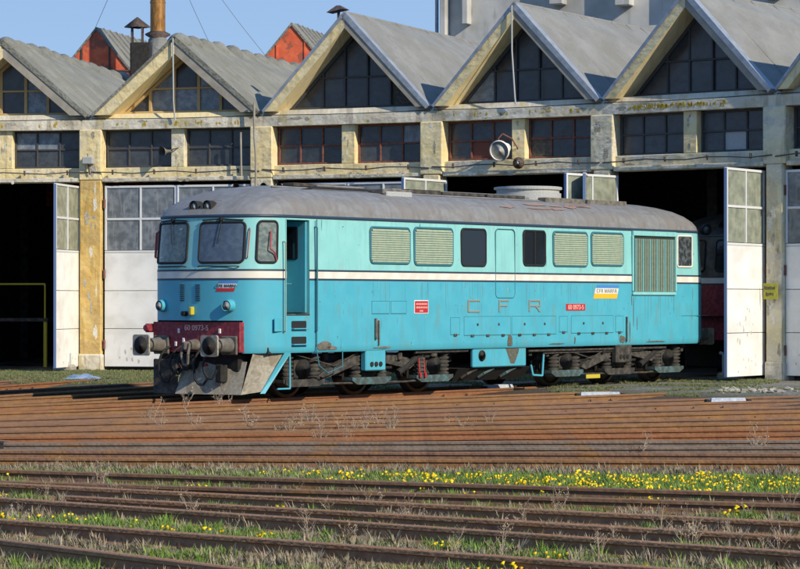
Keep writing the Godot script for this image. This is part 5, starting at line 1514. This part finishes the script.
func tuft(sd: int, n: int, h: float, cols: Array) -> ArrayMesh:
	var r := RandomNumberGenerator.new()
	r.seed = sd
	var b := mb()
	b.tinted = true
	for i in n:
		var a := r.randf() * TAU
		var d := Vector3(cos(a), 0, sin(a))
		var c: Color = cols[r.randi() % cols.size()]
		blade(b, d * r.randf() * 0.06, d, h * r.randf_range(0.4, 1.1), r.randf_range(0.003, 0.0065), h * r.randf_range(0.15, 0.7), c, c)
	return b.mesh()

func scatter(called: String, label: String, category: String, mesh: Mesh, pts: Array, smin: float, smax: float, m: Material) -> void:
	var mm := MultiMesh.new()
	mm.transform_format = MultiMesh.TRANSFORM_3D
	mm.use_colors = true
	mm.mesh = mesh
	mm.instance_count = pts.size()
	for i in pts.size():
		var p: Vector3 = pts[i]
		var s := rng.randf_range(smin, smax)
		mm.set_instance_transform(i, Transform3D(Basis(Vector3.UP, rng.randf() * TAU).scaled(Vector3(s, s * rng.randf_range(0.8, 1.2), s)), p))
		var t := rng.randf_range(0.75, 1.15)
		mm.set_instance_color(i, Color(t * rng.randf_range(0.95, 1.1), t, t * rng.randf_range(0.9, 1.05)))
	var o := MultiMeshInstance3D.new()
	o.multimesh = mm
	o.material_override = m
	o.name = numbered(called)
	add_child(o)
	tag(o, label, category, "", "stuff")

func seg_d(p: Vector2, a: Vector2, b: Vector2) -> float:
	return p.distance_to(Geometry2D.get_closest_point_to_segment(p, a, b))

func build_plants() -> void:
	var lm := leaf_mat()
	var RL := [[-7.18, -31.14, 9.5, -23.5], [-6.94, -29.1, 9.4, -22.5], [-6.63, -29.3, 8.7, -19.3], [-3.2, -25.85, 8.2, -17.8], [-6.14, -27.5, 8.0, -16.0], [-5.79, -24.95, 7.4, -14.45], [-5.13, -23.39, 3.4, -13.7]]
	var t7 := track_xf(TRACK_A - 7 * TRACK_STEP)
	var f0 := t7 * Vector3(0.7525, 0, -12.2)
	var f1 := t7 * Vector3(0.7525, 0, -36.0)
	var n1 := FastNoiseLite.new(); n1.seed = 77; n1.frequency = 0.55; n1.fractal_octaves = 3
	var n2 := FastNoiseLite.new(); n2.seed = 78; n2.frequency = 1.6; n2.fractal_octaves = 2
	var green := []
	var dry := []
	var low := []
	var tall := []
	var flowers := []
	var weeds := []
	for i in 100000:
		var z := rng.randf_range(-34.0, -13.6)
		var x := rng.randf_range(-1.0, 1.0) * (0.9 - z * 0.155)
		var p := Vector2(x, z)
		var near := 9.0
		for r in RL: near = minf(near, seg_d(p, Vector2(r[0], r[1]), Vector2(r[2], r[3])))
		var dt := seg_d(p, Vector2(f0.x, f0.z), Vector2(f1.x, f1.z))
		if near < 0.055 or dt < 0.06: continue
		var zt := f0.z + (f1.z - f0.z) * (x - f0.x) / (f1.x - f0.x)      # track 7 at this x
		if z < zt: continue
		var za: float = RL[0][1] + (RL[0][3] - RL[0][1]) * (x - RL[0][0]) / (RL[0][2] - RL[0][0])
		var strip := z < za
		var a := n1.get_noise_2d(x, z)
		var b := n2.get_noise_2d(x, z)
		var gy := ground_y(x, z) - 0.005
		var q := Vector3(x, gy, z)
		if strip:
			var f := clampf((z - zt) / (za - zt), 0.0, 1.0)
			var lush := smoothstep(-3.5, 1.2, x + a * 2.0)
			if f > 0.3 - 0.05 * lush and rng.randf() < 0.45 + 0.55 * lush: green.append(q)
			elif rng.randf() < 0.5: dry.append(q)
			if lush > 0.5 and f > 0.3 and b + a * 0.5 > -0.12 and rng.randf() < 0.10: flowers.append([q, 0])
		else:
			if a + b * 0.4 > 0.12 and rng.randf() < 0.55:
				green.append(q)
				if a > 0.30 and rng.randf() < 0.022: flowers.append([q, 1])
			elif a + b * 0.5 > -0.35 and rng.randf() < 0.7: low.append(q)
			elif rng.randf() < 0.3: dry.append(q)
	# short growth at the foot of the shed
	for i in 30000:
		var k := rng.randf_range(-0.5, 5.6)
		var x := rng.randf_range(-2.6, 2.6)
		var zz := rng.randf_range(0.05, 9.0)
		var p := bay_xf(int(round(k))) * Vector3(x, 0, zz)
		var a := n1.get_noise_2d(p.x, p.z)
		var r := Vector2(p.x - TC.x, p.z - TC.z).length()
		if r < 28.0 or absf(p.x) > -p.z * 0.165: continue
		var d := 0.3
		if p.x < -2.0: d = 0.75
		if k > 3.4 and r < 37.0: d = 0.12
		if a > 0.35 - d:
			low.append(Vector3(p.x, ground_y(p.x, p.z) - 0.004, p.z))
	var G := [Color(0.13, 0.23, 0.035), Color(0.17, 0.28, 0.045), Color(0.22, 0.31, 0.07), Color(0.10, 0.18, 0.03)]
	var GL := [Color(0.19, 0.22, 0.08), Color(0.23, 0.24, 0.11), Color(0.16, 0.19, 0.07), Color(0.27, 0.25, 0.15)]
	var GD := [Color(0.30, 0.25, 0.16), Color(0.36, 0.31, 0.22), Color(0.24, 0.20, 0.13), Color(0.20, 0.18, 0.10)]
	var ga := []
	var gb := []
	for i in green.size(): (ga if i % 2 else gb).append(green[i])
	scatter("grass", "lush green grass growing in the strip and between the rails", "grass", tuft(1, 26, 0.10, G), ga, 0.5, 1.4, lm)
	scatter("grass", "mid green grass mixed into the strip of dandelions", "grass", tuft(2, 22, 0.085, G + GL), gb, 0.5, 1.4, lm)
	scatter("dry_grass", "straw-coloured dead grass along the rails", "dry grass", tuft(3, 20, 0.09, GD), dry, 0.6, 1.7, lm)
	scatter("grass", "short faded yellow-green growth on the ground by the shed and rails", "grass", tuft(4, 14, 0.05, GL), low, 0.6, 1.4, lm)
	# dandelions: one plant is leaves, stems and heads
	var protos := []
	for i in 5: protos.append(dandelion(100 + i, [4, 6, 7, 9, 3][i], lm))
	var cnt := [0, 0]
	var order := range(flowers.size())
	for i in range(order.size() - 1, 0, -1):
		var j := rng.randi() % (i + 1)
		var tmp: int = order[i]; order[i] = order[j]; order[j] = tmp
	for oi in order:
		var fl: Array = flowers[oi]
		if cnt[fl[1]] >= [240, 60][fl[1]]: continue
		cnt[fl[1]] += 1
		var d: Node3D = protos[rng.randi() % 5].duplicate()
		d.name = numbered("dandelion")
		d.transform = Transform3D(Basis(Vector3.UP, rng.randf() * TAU).scaled(Vector3.ONE * rng.randf_range(0.8, 1.25)), fl[0])
		add_child(d)
		if fl[1] == 0: tag(d, "yellow dandelion in bloom in the lush grass strip", "dandelion", "dandelions in the grass strip")
		else: tag(d, "yellow dandelion in bloom between the dark weathered rails", "dandelion", "dandelions between the rails")
	for p in protos: p.free()
	# dead weed stalks
	var wp := []
	for i in 9: wp.append(dead_weed(200 + i))
	var spots := []
	for q in [[290, 436], [299, 434], [284, 437], [320, 436], [340, 435], [362, 437], [380, 432], [392, 436], [310, 428], [455, 432], [470, 434], [490, 430], [345, 447], [320, 449], [150, 428], [160, 432], [195, 434], [250, 436], [222, 412], [185, 410], [640, 459], [760, 457]]:
		spots.append([q[0], q[1], 0])
	for q in [[60, 476], [100, 488], [118, 500], [150, 505], [180, 502], [190, 520], [230, 540], [265, 495], [300, 500], [310, 545], [330, 515], [345, 540], [372, 515], [390, 525], [410, 530], [430, 505], [480, 520], [520, 535], [556, 520], [575, 540], [600, 560], [615, 545], [640, 520], [660, 535], [690, 550], [705, 560], [720, 540], [740, 505], [750, 520], [770, 530], [780, 555], [790, 515], [560, 505], [365, 552], [285, 555], [450, 556], [500, 560], [140, 545], [45, 505], [20, 530], [650, 560], [765, 560], [735, 562]]:
		spots.append([q[0], q[1], 1])
	for q in spots:
		# ground point seen at this spot of the survey
		var dz := 2687.1 * (1.867 + 0.15) / (float(q[1]) - 301.145)
		var o := Vector3((float(q[0]) - 400.0) / 2687.1 * dz, -0.165, -dz)
		var d: Node3D = wp[rng.randi() % 9].duplicate()
		d.name = numbered("dead_weed")
		d.transform = Transform3D(Basis(Vector3.UP, rng.randf() * TAU).scaled(Vector3.ONE * (rng.randf_range(0.8, 1.3) if q[2] == 0 else rng.randf_range(0.4, 0.85))), o)
		add_child(d)
		if q[2] == 0: tag(d, "pale dead weed standing among the rusty rails before the locomotive", "weed", "dead weeds among the rusty rails")
		else: tag(d, "pale dead weed standing among the dark rails and dandelions", "weed", "dead weeds among the dark rails")
	for p in wp: p.free()

func dandelion(sd: int, heads: int, lm: Material) -> Node3D:
	var r := RandomNumberGenerator.new()
	r.seed = sd
	var o := Node3D.new()
	var lv := mb()
	lv.tinted = true
	for i in 9:
		var a := TAU * i / 9.0 + r.randf() * 0.4
		var d := Vector3(cos(a), 0, sin(a))
		var c := Color(0.06, 0.12, 0.022).lerp(Color(0.11, 0.17, 0.04), r.randf())
		blade(lv, d * 0.01, d, r.randf_range(0.05, 0.10), 0.016, r.randf_range(0.07, 0.13), c, c)
	part("leaves", lv, lm, o)
	for i in heads:
		var a := r.randf() * TAU
		var rad := sqrt(r.randf()) * 0.16
		var b0 := Vector3(cos(a), 0, sin(a)) * rad * 0.2
		var top := Vector3(cos(a) * rad, r.randf_range(0.05, 0.13), sin(a) * rad)
		var st := part("stem", mb().cyl(b0, top, 0.004, 0.003, 5, false), M.stem, o)
		var ax := (Vector3.UP + Vector3(cos(a), 0, sin(a)) * 0.4 + Vector3(0.1, 0, 0.25)).normalized()
		var R2 := r.randf_range(0.011, 0.024)
		part("flower_head", mb().lathe(top, ax, [[0.004, -0.010], [R2 * 0.6, -0.003], [R2, 0.003], [R2 * 0.9, 0.006], [R2 * 0.5, 0.009], [0.0, 0.009]], 10), M.petal if r.randf() < 0.7 else M.petal_b, st)
	return o

func dead_weed(sd: int) -> Node3D:
	var r := RandomNumberGenerator.new()
	r.seed = sd
	var o := Node3D.new()
	for i in r.randi_range(2, 8):
		var a := r.randf() * TAU
		var lean := Vector3(cos(a), 0, sin(a)) * r.randf_range(0.03, 0.16)
		var h := r.randf_range(0.12, 0.45)
		var b := mb()
		var p0 := Vector3(cos(a), 0, sin(a)) * 0.02
		var p1 := p0 + lean * 0.4 + Vector3.UP * h * 0.55
		var p2 := p0 + lean + Vector3.UP * h
		b.cyl(p0, p1, 0.0045, 0.0035, 5, false); b.cyl(p1, p2, 0.0035, 0.002, 5, false)
		for k in 7:
			var f := r.randf_range(0.35, 1.0)
			var s := p0.lerp(p2, f)
			var aa := r.randf() * TAU
			var e := s + Vector3(cos(aa) * 0.06, r.randf_range(0.03, 0.09), sin(aa) * 0.06)
			b.cyl(s, e, 0.002, 0.0015, 4, false)
			for m in 3:
				var e2 := e + Vector3(r.randf_range(-0.02, 0.02), r.randf_range(-0.015, 0.03), r.randf_range(-0.02, 0.02))
				b.tri(e, e2, e2 + Vector3(0.006, 0.012, 0.004))
		part("stalk", b, M.dead if i % 2 else M.dead_b, o)
	return o
